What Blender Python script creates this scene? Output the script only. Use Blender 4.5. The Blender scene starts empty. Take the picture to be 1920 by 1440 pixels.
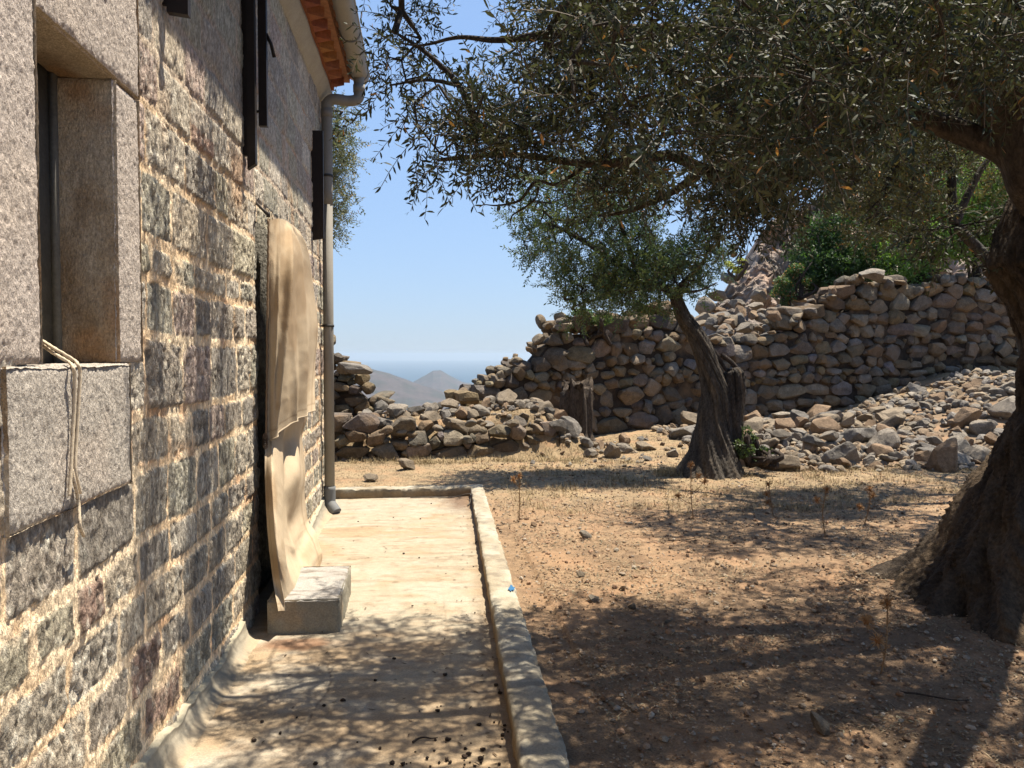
import bpy, math, random
import numpy as np
from math import radians as R

# ------------------------------------------------------------------ camera, world, sun, exposure
S = bpy.context.scene
YAW, PIT, CAMH, FPX = R(6.04), R(-2.02), 1.55, 1560.0
cd = bpy.data.cameras.new("camera"); cam = bpy.data.objects.new("camera", cd)
S.collection.objects.link(cam); S.camera = cam
cam.location = (0, 0, CAMH); cam.rotation_euler = (R(90) + PIT, 0, -YAW)
cd.sensor_width = 36.0; cd.lens = 36.0 * FPX / 1920.0
cd.clip_start = 0.05; cd.clip_end = 60000
SUN = np.array([0.31, 0.15, 1.0]); SUN = SUN / np.linalg.norm(SUN)
EL = math.asin(SUN[2]); AZ = math.atan2(SUN[0], SUN[1])      # azimuth from +Y towards +X
w = bpy.data.worlds.new("World"); S.world = w; w.use_nodes = True
nt = w.node_tree; bg = nt.nodes["Background"]; sky = nt.nodes.new("ShaderNodeTexSky")
sky.sky_type = 'NISHITA'; sky.sun_disc = False; sky.sun_elevation = EL; sky.sun_rotation = AZ
sky.altitude = 200; sky.air_density = 1.5; sky.dust_density = 0.0; sky.ozone_density = 6.0
gm = nt.nodes.new("ShaderNodeGamma"); gm.inputs[1].default_value = 0.403; vm = nt.nodes.new("ShaderNodeVectorMath"); vm.operation = 'MULTIPLY'
vm.inputs[1].default_value = (2.15, 2.72, 3.75)               # summer haze: a flatter, paler sky than clear air gives
nt.links.new(sky.outputs[0], gm.inputs[0]); nt.links.new(gm.outputs[0], vm.inputs[0]); nt.links.new(vm.outputs[0], bg.inputs[0]); bg.inputs[1].default_value = 0.052
ld = bpy.data.lights.new("sun", 'SUN'); ld.energy = 5.0; ld.angle = R(0.53); ld.color = (1.0, 0.91, 0.76)
lo = bpy.data.objects.new("sun", ld); S.collection.objects.link(lo)
from mathutils import Vector
lo.rotation_euler = Vector(SUN).to_track_quat('Z', 'Y').to_euler(); lo.location = (5, 5, 20)
S.view_settings.view_transform = 'Standard'; S.view_settings.look = 'None'
S.view_settings.exposure = 1.25; S.view_settings.gamma = 1.0
S.render.engine = 'CYCLES'
S.cycles.use_denoising = True
S.cycles.max_bounces = 6; S.cycles.diffuse_bounces = 3; S.cycles.transparent_max_bounces = 8
S.cycles.sample_clamp_indirect = 4.0

# ------------------------------------------------------------------ helpers
rs = np.random.RandomState(11)
_f = np.array([math.sin(YAW) * math.cos(PIT), math.cos(YAW) * math.cos(PIT), math.sin(PIT)])
_r = np.array([math.cos(YAW), -math.sin(YAW), 0.0]); _u = np.cross(_r, _f); C0 = np.array([0, 0, CAMH])
def ray(px, py): return _f + _r * ((px - 960) / FPX) + _u * ((720 - py) / FPX)
def atX(px, py, X): d = ray(px, py); return C0 + d * (X / d[0])
def atY(px, py, Y): d = ray(px, py); return C0 + d * (Y / d[1])
def atD(px, py, D): return C0 + ray(px, py) * D
def atZ(px, py, Z): d = ray(px, py); return C0 + d * ((Z - CAMH) / d[2])

def _h(x, y, z, s):
    n = (x * 374761393 + y * 668265263 + z * 2147483647 % 4294967291 + s * 974634777) & 0xFFFFFFFF
    n = ((n ^ (n >> 13)) * 1274126177) & 0xFFFFFFFF
    n = ((n ^ (n >> 16)) * 2246822519) & 0xFFFFFFFF
    return ((n ^ (n >> 15)) & 0xFFFFFF) / float(0xFFFFFF)
def vnoise(x, y, z=None, seed=0):
    x = np.asarray(x, float); y = np.asarray(y, float)
    z = np.zeros_like(x) if z is None else np.asarray(z, float)
    xi, yi, zi = np.floor(x).astype(np.int64), np.floor(y).astype(np.int64), np.floor(z).astype(np.int64)
    fx, fy, fz = x - xi, y - yi, z - zi
    fx, fy, fz = [t * t * (3 - 2 * t) for t in (fx, fy, fz)]
    def L(dz):
        a = _h(xi, yi, zi + dz, seed); b = _h(xi + 1, yi, zi + dz, seed)
        c = _h(xi, yi + 1, zi + dz, seed); d = _h(xi + 1, yi + 1, zi + dz, seed)
        return (a + (b - a) * fx) * (1 - fy) + (c + (d - c) * fx) * fy
    a = L(0)
    if not np.any(fz): return a * 2 - 1
    return (a + (L(1) - a) * fz) * 2 - 1
def fbm(x, y, z=None, o=4, seed=0, g=0.5):
    v = 0; a = 1.0; t = 0
    for i in range(o):
        k = 2.03 ** i
        v = v + a * vnoise(np.asarray(x) * k + i * 7.3, np.asarray(y) * k - i * 3.1, None if z is None else np.asarray(z) * k, seed + i)
        t += a; a *= g
    return v / t
def sstep(a, b, x):
    t = np.clip((np.asarray(x, float) - a) / (b - a), 0, 1); return t * t * (3 - 2 * t)
def lerp(a, b, t):
    t = np.asarray(t)
    if t.ndim and np.asarray(a).ndim and np.asarray(a).shape[-1:] == (3,): t = t[..., None]
    elif t.ndim and np.asarray(b).ndim: t = t[..., None]
    return np.asarray(a) * (1 - t) + np.asarray(b) * t

def mesh(name, V, Fs, mat, col=None, parent=None, smooth=True, mats=None, mi=None, loc=None):
    """V (n,3); Fs: array (m,k) or a list of such arrays (k = 3 or 4); col (n,3) base colour per vertex."""
    V = np.asarray(V, np.float32)
    if not isinstance(Fs, list): Fs = [Fs]
    Fs = [np.asarray(f, np.int32) for f in Fs if len(f)]
    me = bpy.data.meshes.new(name)
    me.vertices.add(len(V)); me.vertices.foreach_set("co", V.ravel())
    loops = np.concatenate([f.ravel() for f in Fs]); tot = np.concatenate([np.full(len(f), f.shape[1], np.int32) for f in Fs])
    me.loops.add(len(loops)); me.loops.foreach_set("vertex_index", loops)
    st = np.concatenate([[0], np.cumsum(tot)[:-1]]).astype(np.int32)
    me.polygons.add(len(tot)); me.polygons.foreach_set("loop_start", st)
    try: me.polygons.foreach_set("loop_total", tot)
    except Exception: pass
    me.polygons.foreach_set("use_smooth", np.full(len(tot), smooth))
    if mi is not None: me.polygons.foreach_set("material_index", np.asarray(mi, np.int32))
    me.update(calc_edges=True)
    if col is not None:
        a = me.color_attributes.new("col", 'FLOAT_COLOR', 'POINT')
        c = np.ones((len(V), 4), np.float32); c[:, :3] = col; a.data.foreach_set("color", c.ravel())
    for m in (mats or [mat]): me.materials.append(m)
    o = bpy.data.objects.new(name, me); S.collection.objects.link(o)
    if parent is not None: o.parent = parent
    if loc is not None: o.location = loc
    return o
def tag(o, label=None, cat=None, group=None, kind=None):
    if label: o["label"] = label
    if cat: o["category"] = cat
    if group: o["group"] = group
    if kind: o["kind"] = kind
    return o
def empty(name, label, cat, loc=(0, 0, 0), group=None, kind=None):
    o = bpy.data.objects.new(name, None); S.collection.objects.link(o); o.location = loc
    return tag(o, label, cat, group, kind)
def child(o, parent):
    """parent keeping the world coordinates the mesh was written in"""
    o.parent = parent; o.location = Vector(o.location) - parent.location; return o

class MB:
    def __init__(s): s.V = []; s.F3 = []; s.F4 = []; s.C = []; s.n = 0
    def add(s, V, F, col=None):
        V = np.asarray(V, float); s.V.append(V)
        for f in (F if isinstance(F, list) else [F]):
            f = np.asarray(f) + s.n
            (s.F3 if f.shape[1] == 3 else s.F4).append(f)
        c = np.ones((len(V), 3)) * (np.array([.5, .5, .5]) if col is None else np.asarray(col)); s.C.append(c)
        s.n += len(V)
    def build(s, name, mat, parent=None, smooth=True):
        F = []
        if s.F3: F.append(np.concatenate(s.F3))
        if s.F4: F.append(np.concatenate(s.F4))
        return mesh(name, np.concatenate(s.V), F, mat, np.concatenate(s.C), parent, smooth)

def grid_faces(nu, nv):
    i = np.arange((nu - 1) * (nv - 1)); a = (i // (nv - 1)) * nv + i % (nv - 1)
    return np.stack([a, a + nv, a + nv + 1, a + 1], 1)
def box(x0, x1, y0, y1, z0, z1):
    V = np.array([[x, y, z] for x in (x0, x1) for y in (y0, y1) for z in (z0, z1)], float)
    F = np.array([[0, 1, 3, 2], [4, 6, 7, 5], [0, 4, 5, 1], [2, 3, 7, 6], [0, 2, 6, 4], [1, 5, 7, 3]])
    return V, F
def frames(P):
    P = np.asarray(P, float); T = np.gradient(P, axis=0); T /= np.linalg.norm(T, axis=1)[:, None] + 1e-9
    up = np.array([0, 0, 1.0]) if abs(T[0][2]) < .9 else np.array([1.0, 0, 0])
    N = []; n = np.cross(T[0], up); n /= np.linalg.norm(n)
    for t in T:
        n = n - t * n.dot(t); n /= np.linalg.norm(n) + 1e-9; N.append(n)
    N = np.array(N); return T, N, np.cross(T, N)
def tube(P, r, ns=8, cap=True, rf=None):
    """swept tube; r scalar or per point; rf(i, ang)->factor"""
    P = np.asarray(P, float); n = len(P); r = np.ones(n) * r
    T, N, B = frames(P); a = np.arange(ns) * 2 * math.pi / ns
    RR = r[:, None] * (np.ones((n, ns)) if rf is None else rf(np.arange(n)[:, None], a[None, :]))
    V = P[:, None, :] + RR[..., None] * (np.cos(a)[None, :, None] * N[:, None, :] + np.sin(a)[None, :, None] * B[:, None, :])
    V = V.reshape(-1, 3); i = np.arange((n - 1) * ns); k = i // ns; j = i % ns; j2 = (j + 1) % ns
    F = [np.stack([k * ns + j, k * ns + j2, (k + 1) * ns + j2, (k + 1) * ns + j], 1)]
    if cap:
        V = np.concatenate([V, P[:1], P[-1:]]); j = np.arange(ns)
        F.append(np.stack([np.full(ns, n * ns), (j + 1) % ns, j], 1))
        F.append(np.stack([np.full(ns, n * ns + 1), (n - 1) * ns + j, (n - 1) * ns + (j + 1) % ns], 1))
    return V, F
def smooth_path(P, n):
    """Catmull-Rom through the points"""
    P = np.asarray(P, float); m = len(P); Q = np.concatenate([[2 * P[0] - P[1]], P, [2 * P[-1] - P[-2]]])
    t = np.linspace(0, m - 1 - 1e-6, n); i = t.astype(int); f = (t - i)[:, None]
    a, b, c, d = Q[i], Q[i + 1], Q[i + 2], Q[i + 3]
    return .5 * (2 * b + (c - a) * f + (2 * a - 5 * b + 4 * c - d) * f * f + (3 * b - a - 3 * c + d) * f ** 3)

def ico(sub):
    t = (1 + 5 ** .5) / 2
    V = [(-1, t, 0), (1, t, 0), (-1, -t, 0), (1, -t, 0), (0, -1, t), (0, 1, t), (0, -1, -t), (0, 1, -t), (t, 0, -1), (t, 0, 1), (-t, 0, -1), (-t, 0, 1)]
    F = [(0, 11, 5), (0, 5, 1), (0, 1, 7), (0, 7, 10), (0, 10, 11), (1, 5, 9), (5, 11, 4), (11, 10, 2), (10, 7, 6), (7, 1, 8), (3, 9, 4), (3, 4, 2), (3, 2, 6), (3, 6, 8), (3, 8, 9), (4, 9, 5), (2, 4, 11), (6, 2, 10), (8, 6, 7), (9, 8, 1)]
    V = [np.array(v) / np.linalg.norm(v) for v in V]
    for _ in range(sub):
        mid = {}; G = []
        def m(a, b):
            k = (min(a, b), max(a, b))
            if k not in mid:
                v = V[a] + V[b]; V.append(v / np.linalg.norm(v)); mid[k] = len(V) - 1
            return mid[k]
        for a, b, c in F:
            x, y, z = m(a, b), m(b, c), m(c, a); G += [(a, x, z), (b, y, x), (c, z, y), (x, y, z)]
        F = G
    return np.array(V), np.array(F)
ICO = {k: ico(k) for k in (0, 1, 2, 3, 4)}

def rock(sub, size, rng, cuts=9, rough=.06):
    V, F = ICO[sub]; V = V.copy()
    for _ in range(cuts):
        n = rng.normal(size=3); n /= np.linalg.norm(n); h = rng.uniform(.45, .80)
        d = V @ n; k = d > h; V[k] -= np.outer(d[k] - h, n) * .93
    o = rng.uniform(-50, 50, 3)
    V *= (1 + rough * fbm(V[:, 0] * 2.2 + o[0], V[:, 1] * 2.2 + o[1], V[:, 2] * 2.2 + o[2], 3))[:, None]
    return V * np.asarray(size), F
def rotm(rng, tilt=.35):
    a = rng.uniform(0, 6.283); x = rng.normal() * tilt; y = rng.normal() * tilt
    ca, sa, cx, sx, cy, sy = math.cos(a), math.sin(a), math.cos(x), math.sin(x), math.cos(y), math.sin(y)
    return np.array([[1, 0, 0], [0, cx, -sx], [0, sx, cx]]) @ np.array([[cy, 0, sy], [0, 1, 0], [-sy, 0, cy]]) @ np.array([[ca, -sa, 0], [sa, ca, 0], [0, 0, 1]])

# ------------------------------------------------------------------ materials
def mat(name, rough=.9, noise=(25.0, .35), fine=(140.0, .25), bump=(.5, .01, 60.0), spec=.25, color=None, attr=True, warm=None, coarse=None, ani=None, k=.56):
    m = bpy.data.materials.new(name); m.use_nodes = True; n = m.node_tree; N = n.nodes; L = n.links
    p = N["Principled BSDF"]; p.inputs["Roughness"].default_value = rough
    p.inputs["Specular IOR Level"].default_value = spec
    tc = N.new("ShaderNodeTexCoord"); co = tc.outputs["Object"]
    if ani:
        mp = N.new("ShaderNodeMapping"); mp.inputs["Scale"].default_value = ani; L.new(co, mp.inputs["Vector"]); co = mp.outputs[0]
    if attr:
        a = N.new("ShaderNodeVertexColor"); a.layer_name = "col"; c = a.outputs[0]
    else:
        a = N.new("ShaderNodeRGB"); a.outputs[0].default_value = (*color, 1); c = a.outputs[0]
    sc_ = N.new("ShaderNodeVectorMath"); sc_.operation = 'SCALE'; sc_.inputs["Scale"].default_value = k; L.new(c, sc_.inputs[0]); c = sc_.outputs[0]
    def nz(scale, det=4):
        t = N.new("ShaderNodeTexNoise"); t.inputs["Scale"].default_value = scale; t.inputs["Detail"].default_value = det
        t.inputs["Roughness"].default_value = .65; L.new(co, t.inputs["Vector"]); return t.outputs[0]
    def mul(c, f, amt):
        r = N.new("ShaderNodeMapRange"); r.inputs["From Min"].default_value = .3; r.inputs["From Max"].default_value = .7
        r.inputs["To Min"].default_value = 1 - amt; r.inputs["To Max"].default_value = 1 + amt; L.new(f, r.inputs["Value"])
        v = N.new("ShaderNodeVectorMath"); v.operation = 'SCALE'; L.new(c, v.inputs[0]); L.new(r.outputs[0], v.inputs["Scale"])
        return v.outputs[0]
    n1 = nz(noise[0]); c = mul(c, n1, noise[1])
    n2 = nz(fine[0], 3); c = mul(c, n2, fine[1])
    if coarse: c = mul(c, nz(coarse[0], 3), coarse[1])
    if warm:
        r = N.new("ShaderNodeMapRange"); r.inputs["From Min"].default_value = .48; r.inputs["From Max"].default_value = .68
        r.inputs["To Max"].default_value = warm[2]; L.new(nz(warm[1], 4), r.inputs["Value"])
        mx = N.new("ShaderNodeMix"); mx.data_type = 'RGBA'; mx.blend_type = 'MIX'; L.new(r.outputs[0], mx.inputs[0])
        L.new(c, mx.inputs[6]); mx.inputs[7].default_value = (*warm[0], 1); c = mx.outputs[2]
    L.new(c, p.inputs["Base Color"])
    if bump:
        b = N.new("ShaderNodeBump"); b.inputs["Strength"].default_value = bump[0]; b.inputs["Distance"].default_value = bump[1]
        L.new(nz(bump[2], 5), b.inputs["Height"]); L.new(b.outputs[0], p.inputs["Normal"])
    return m
M = {}
M['ashlar'] = mat('ashlar_stone', noise=(50, .40), fine=(110, .42), bump=(1, .020, 70), ani=(1, 1, .42), k=1.0)
M['dressed'] = mat('dressed_stone', noise=(60, .18), fine=(170, .34), bump=(1, .010, 160), ani=(1, 1, .55), k=.86)
M['drystone'] = mat('dry_stone', noise=(9, .35), fine=(50, .3), bump=(.8, .03, 22), warm=((.20, .125, .065), 2.2, .5), k=.45)
M['rubble'] = mat('rubble_stone', noise=(11, .3), fine=(60, .3), bump=(.8, .025, 26))
M['cliff'] = mat('cliff_rock', noise=(1.5, .3), fine=(8, .35), bump=(1, .15, 4), warm=((.42, .27, .18), .5, .6))
M['concrete'] = mat('concrete', noise=(14, .12), fine=(120, .22), bump=(.6, .004, 120))
M['plaster'] = mat('plaster', noise=(9, .10), fine=(70, .10), bump=(.4, .004, 60))
M['soil'] = mat('soil', noise=(18, .22), fine=(110, .4), bump=(1, .012, 90), coarse=(1.3, .18), warm=((.34, .20, .11), 2.5, .6))
M['bark'] = mat('olive_bark', noise=(16, .45), fine=(60, .45), bump=(1, .035, 34), ani=(1, 1, .38), k=.42)
M['cloth'] = mat('canvas', rough=.95, noise=(7, .09), fine=(200, .10), bump=(.6, .003, 160), spec=.1, k=.74)
M['iron'] = mat('dark_painted_wood', rough=.6, noise=(20, .2), fine=(90, .2), bump=(.2, .002, 80))
M['pvc'] = mat('grey_pipe', rough=.75, noise=(6, .08), fine=(60, .05), bump=(.1, .001, 60), spec=.4)
M['terracotta'] = mat('terracotta', noise=(22, .25), fine=(90, .15), bump=(.5, .003, 70))
M['wood'] = mat('weathered_board', noise=(15, .2), fine=(90, .15), bump=(.4, .002, 80))
M['rope'] = mat('rope', noise=(150, .1), fine=(400, .2), bump=(.8, .001, 400))
M['straw'] = mat('dry_grass', noise=(3, .25), fine=(40, .2), bump=None)
M['pebble'] = mat('pebble', noise=(30, .2), fine=(120, .15), bump=None)

def leaf_mat(name, trans=.3, rough=.5, under=1.6, spec=.3):
    m = bpy.data.materials.new(name); m.use_nodes = True; N = m.node_tree.nodes; L = m.node_tree.links
    p = N["Principled BSDF"]; p.inputs["Roughness"].default_value = rough; p.inputs["Specular IOR Level"].default_value = spec
    a = N.new("ShaderNodeVertexColor"); a.layer_name = "col"
    g = N.new("ShaderNodeNewGeometry"); r = N.new("ShaderNodeMapRange"); r.inputs["To Min"].default_value = 1; r.inputs["To Max"].default_value = under
    L.new(g.outputs["Backfacing"], r.inputs["Value"])
    v = N.new("ShaderNodeVectorMath"); v.operation = 'SCALE'; L.new(a.outputs[0], v.inputs[0]); L.new(r.outputs[0], v.inputs["Scale"])
    L.new(v.outputs[0], p.inputs["Base Color"])
    t = N.new("ShaderNodeBsdfTranslucent"); v2 = N.new("ShaderNodeVectorMath"); v2.operation = 'MULTIPLY'; L.new(a.outputs[0], v2.inputs[0]); v2.inputs[1].default_value = (1.4, 1.5, .75)
    L.new(v2.outputs[0], t.inputs[0])
    mx = N.new("ShaderNodeMixShader"); mx.inputs[0].default_value = trans; L.new(p.outputs[0], mx.inputs[1]); L.new(t.outputs[0], mx.inputs[2])
    L.new(mx.outputs[0], N["Material Output"].inputs[0]); return m
M['olive'] = leaf_mat('olive_leaf', .16, .6, 1.7, .14)
M['lentisk'] = leaf_mat('shrub_leaf', .35, .5, 1.1)
M['dead'] = leaf_mat('dead_leaf', .15, .7, 1.1, .2)

# ------------------------------------------------------------------ ground
def mound(x, y):
    """height of the yard with the rubble banks on it"""
    x = np.asarray(x, float); y = np.asarray(y, float)
    g = .07 + .03 * fbm(x * .35, y * .35, None, 3, 3)
    g = g * sstep(9.3, 9.6, y) + (1 - sstep(9.3, 9.6, y)) * np.where(x > .75, g, .065)
    # right-hand bank of stones, rising to the right
    e = sstep(3.6, 7.0, x) * sstep(9.3, 12.5, y - .12 * (x - 4))
    g = g + e * (.05 + .025 * np.clip(x - 4.5, 0, 6) + .27 * np.clip(x - 7.9, 0, 3)) + .10 * sstep(2.5, 4, x) * sstep(11, 14, y)
    # left-hand bank behind the low wall
    e2 = sstep(2.8, 1.3, x) * sstep(11.6, 12.3, y) * sstep(15.2, 13.2, y)
    g = g + e2 * (.52 + .10 * fbm(x * .8, y * .8, None, 2, 9) + .28 * sstep(.6, 2.2, x))
    g = g - sstep(15.5, 19, y) * sstep(6, 1, x) * .9
    return g
def soil_col(x, y):
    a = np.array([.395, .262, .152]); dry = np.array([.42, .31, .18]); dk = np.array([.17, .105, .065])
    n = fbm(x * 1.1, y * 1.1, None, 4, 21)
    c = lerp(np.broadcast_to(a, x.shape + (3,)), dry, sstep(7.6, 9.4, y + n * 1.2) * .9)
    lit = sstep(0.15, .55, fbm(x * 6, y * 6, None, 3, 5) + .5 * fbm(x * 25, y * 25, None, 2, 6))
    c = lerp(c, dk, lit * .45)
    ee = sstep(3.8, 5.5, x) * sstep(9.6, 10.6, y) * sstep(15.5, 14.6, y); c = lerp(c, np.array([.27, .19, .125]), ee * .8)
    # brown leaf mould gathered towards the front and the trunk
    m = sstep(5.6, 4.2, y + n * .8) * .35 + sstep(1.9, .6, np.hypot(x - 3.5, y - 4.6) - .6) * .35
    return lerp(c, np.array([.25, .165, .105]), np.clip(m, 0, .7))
ys = np.concatenate([np.linspace(-8, 2.2, 60), 2.2 * np.exp(np.linspace(0.003, math.log(30 / 2.2), 760))])
xs = np.concatenate([np.linspace(-30, -1.4, 40), np.linspace(-1.38, 6, 520), np.linspace(6.05, 32, 260)])
X, Y = np.meshgrid(xs, ys, indexing='ij'); Z = mound(X, Y)
det = .012 * fbm(X * 7, Y * 7, None, 4, 31, .6) + .006 * fbm(X * 33, Y * 33, None, 3, 41)
Z = Z + det * np.where(Y < 20, 1, 0)
inpath = (X < .335 + (Y - 2.85) * .0275 + .09) & (Y < 9.14)
Z = np.where(inpath, -.12, Z)
sl = sstep(6, -2, X)                            # the hill falls away behind the walls on the left
Z = Z - sl * np.clip(Y - 16, 0, None) ** 1.2 * .28
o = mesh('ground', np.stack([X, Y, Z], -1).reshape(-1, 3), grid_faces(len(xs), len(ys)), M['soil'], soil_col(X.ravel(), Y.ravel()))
tag(o, kind='structure', label='dry reddish brown yard soil under the olive trees')
def gz(x, y): return float(mound(np.array([x]), np.array([y]))[0])

# far land, sea
a = np.linspace(0, 2 * math.pi, 97)[:-1]; rr = np.array([0, 2000, 8000, 23500.])
V = [(0, 0, -158.)]; F = []
for i, q in enumerate(rr[1:]):
    for t in a: V.append((q * math.cos(t), q * math.sin(t), -158.))
n = len(a); F3 = [(0, 1 + j, 1 + (j + 1) % n) for j in range(n)]
F4 = [(1 + k * n + j, 1 + (k + 1) * n + j, 1 + (k + 1) * n + (j + 1) % n, 1 + k * n + (j + 1) % n) for k in range(2) for j in range(n)]
msea = mat('sea_water', rough=.6, noise=(.002, .1), fine=(.01, .08), bump=None, attr=False, color=(.03, .09, .15), spec=.2)
o = mesh('sea', V, [np.array(F3), np.array(F4)], msea); tag(o, kind='structure', label='pale blue sea at the horizon')
def far_hill(name, pts, D, depth, label, seed):
    """ridge given as picture points at distance D, as a rounded ridge with real depth"""
    px = np.array([p[0] for p in pts], float); py = np.array([p[1] for p in pts], float)
    q = np.linspace(px[0], px[-1], 220); h = np.interp(q, px, py)
    base = np.array([atD(a_, b_, D) for a_, b_ in zip(q, h)])
    zz = base[:, 2] + D * .0006 * fbm(q * .08, q * 0, None, 4, seed)
    v = np.linspace(-1, 1, 60); V = []
    for k, t in enumerate(v):
        f = (1 - abs(t) ** 1.5)
        y = base[:, 1] + t * depth; x = base[:, 0] * (y / base[:, 1])
        z = -170 + (zz + 170) * f
        z = z + (D * .004) * fbm(x * 14 / D + 9, y * 14 / D, None, 4, seed + 4) * (1 - f) * 4 * f
        V.append(np.stack([x, y, z], 1))
    V = np.array(V).transpose(1, 0, 2).reshape(-1, 3)
    c = lerp(np.broadcast_to([.10, .08, .075], V.shape), np.array([.06, .06, .05]), sstep(-.1, .3, fbm(V[:, 0] * 60 / D, V[:, 1] * 60 / D, None, 4, seed)))
    o = mesh(name, V, grid_faces(220, 60), M['farland'], c); tag(o, kind='structure', label=label)
M['farland'] = mat('far_scrub', noise=(.02, .2), fine=(.08, .2), bump=None)
far_hill('hill', [(380, 640), (560, 668), (690, 690), (730, 700), (790, 722), (840, 738), (1000, 775)], 2600, 700, 'hazy brown hill sloping down to the sea behind the gap in the wall', 5)
far_hill('hill', [(700, 790), (740, 733), (770, 719), (798, 703), (812, 695), (826, 694), (842, 703), (866, 716), (900, 728), (980, 755)], 4200, 600, 'hazy conical hilltop before the sea', 15)

# hillside and cliff behind the walls on the right
def hillside():
    qx = np.concatenate([np.linspace(1290, 1560, 150), np.linspace(1565, 2500, 150)])
    ridge = np.interp(qx, [1290, 1330, 1370, 1400, 1425, 1450, 1480, 1520, 1560, 1680, 1800, 1920, 2500], [640, 560, 530, 495, 440, 410, 395, 378, 330, 250, 195, 140, 0])
    Yr = np.interp(qx, [1290, 1400, 1500, 1700, 2500], [22, 24, 25, 27, 34])
    nv = 170; t = np.linspace(0, 1, nv); V = np.zeros((len(qx), nv, 3))
    for i in range(len(qx)):
        top = atY(qx[i], ridge[i], Yr[i]); bot = atY(qx[i], 700, 18.0)
        steep = sstep(1390, 1480, qx[i])
        pr = t ** 1.0; yy = bot[1] + (top[1] - bot[1]) * (pr ** (1 - .55 * steep))
        zf = pr ** (1 + .5 * steep)
        V[i, :, 1] = yy; V[i, :, 0] = bot[0] + (top[0] - bot[0]) * (yy - bot[1]) / (top[1] - bot[1] + 1e-6); V[i, :, 2] = .3 + (top[2] - .3) * zf
    x, y, z = V[..., 0], V[..., 1], V[..., 2]
    r1 = np.abs(fbm(x * .55, y * .55, z * .8, 5, 77, .6)); r2 = fbm(x * 1.7, y * 1.7, z * 2.2, 4, 78, .6)
    V[..., 1] -= .8 * (.5 - r1 * 1.6) + .35 * r2
    V[..., 2] += (.35 * r2 + .35 * fbm(x * .8, y * .8, z * .8, 3, 80)) * sstep(0, .3, t)[None, :]
    back = V[:, -1:, :] + np.array([0, 6, -3.0])
    V = np.concatenate([V, back], 1); nv += 1
    c = lerp(np.broadcast_to([.40, .33, .28], V.reshape(-1, 3).shape), np.array([.19, .165, .14]), sstep(-.15, .45, fbm(V[..., 0] * 1.4, V[..., 1] * 1.4, V[..., 2] * 2, 5, 81)).ravel())
    o = mesh('cliff', V.reshape(-1, 3), grid_faces(len(qx), nv), M['cliff'], c, smooth=False)
    tag(o, kind='structure', label='pinkish rocky cliff rising behind the walls')
hillside()

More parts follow.
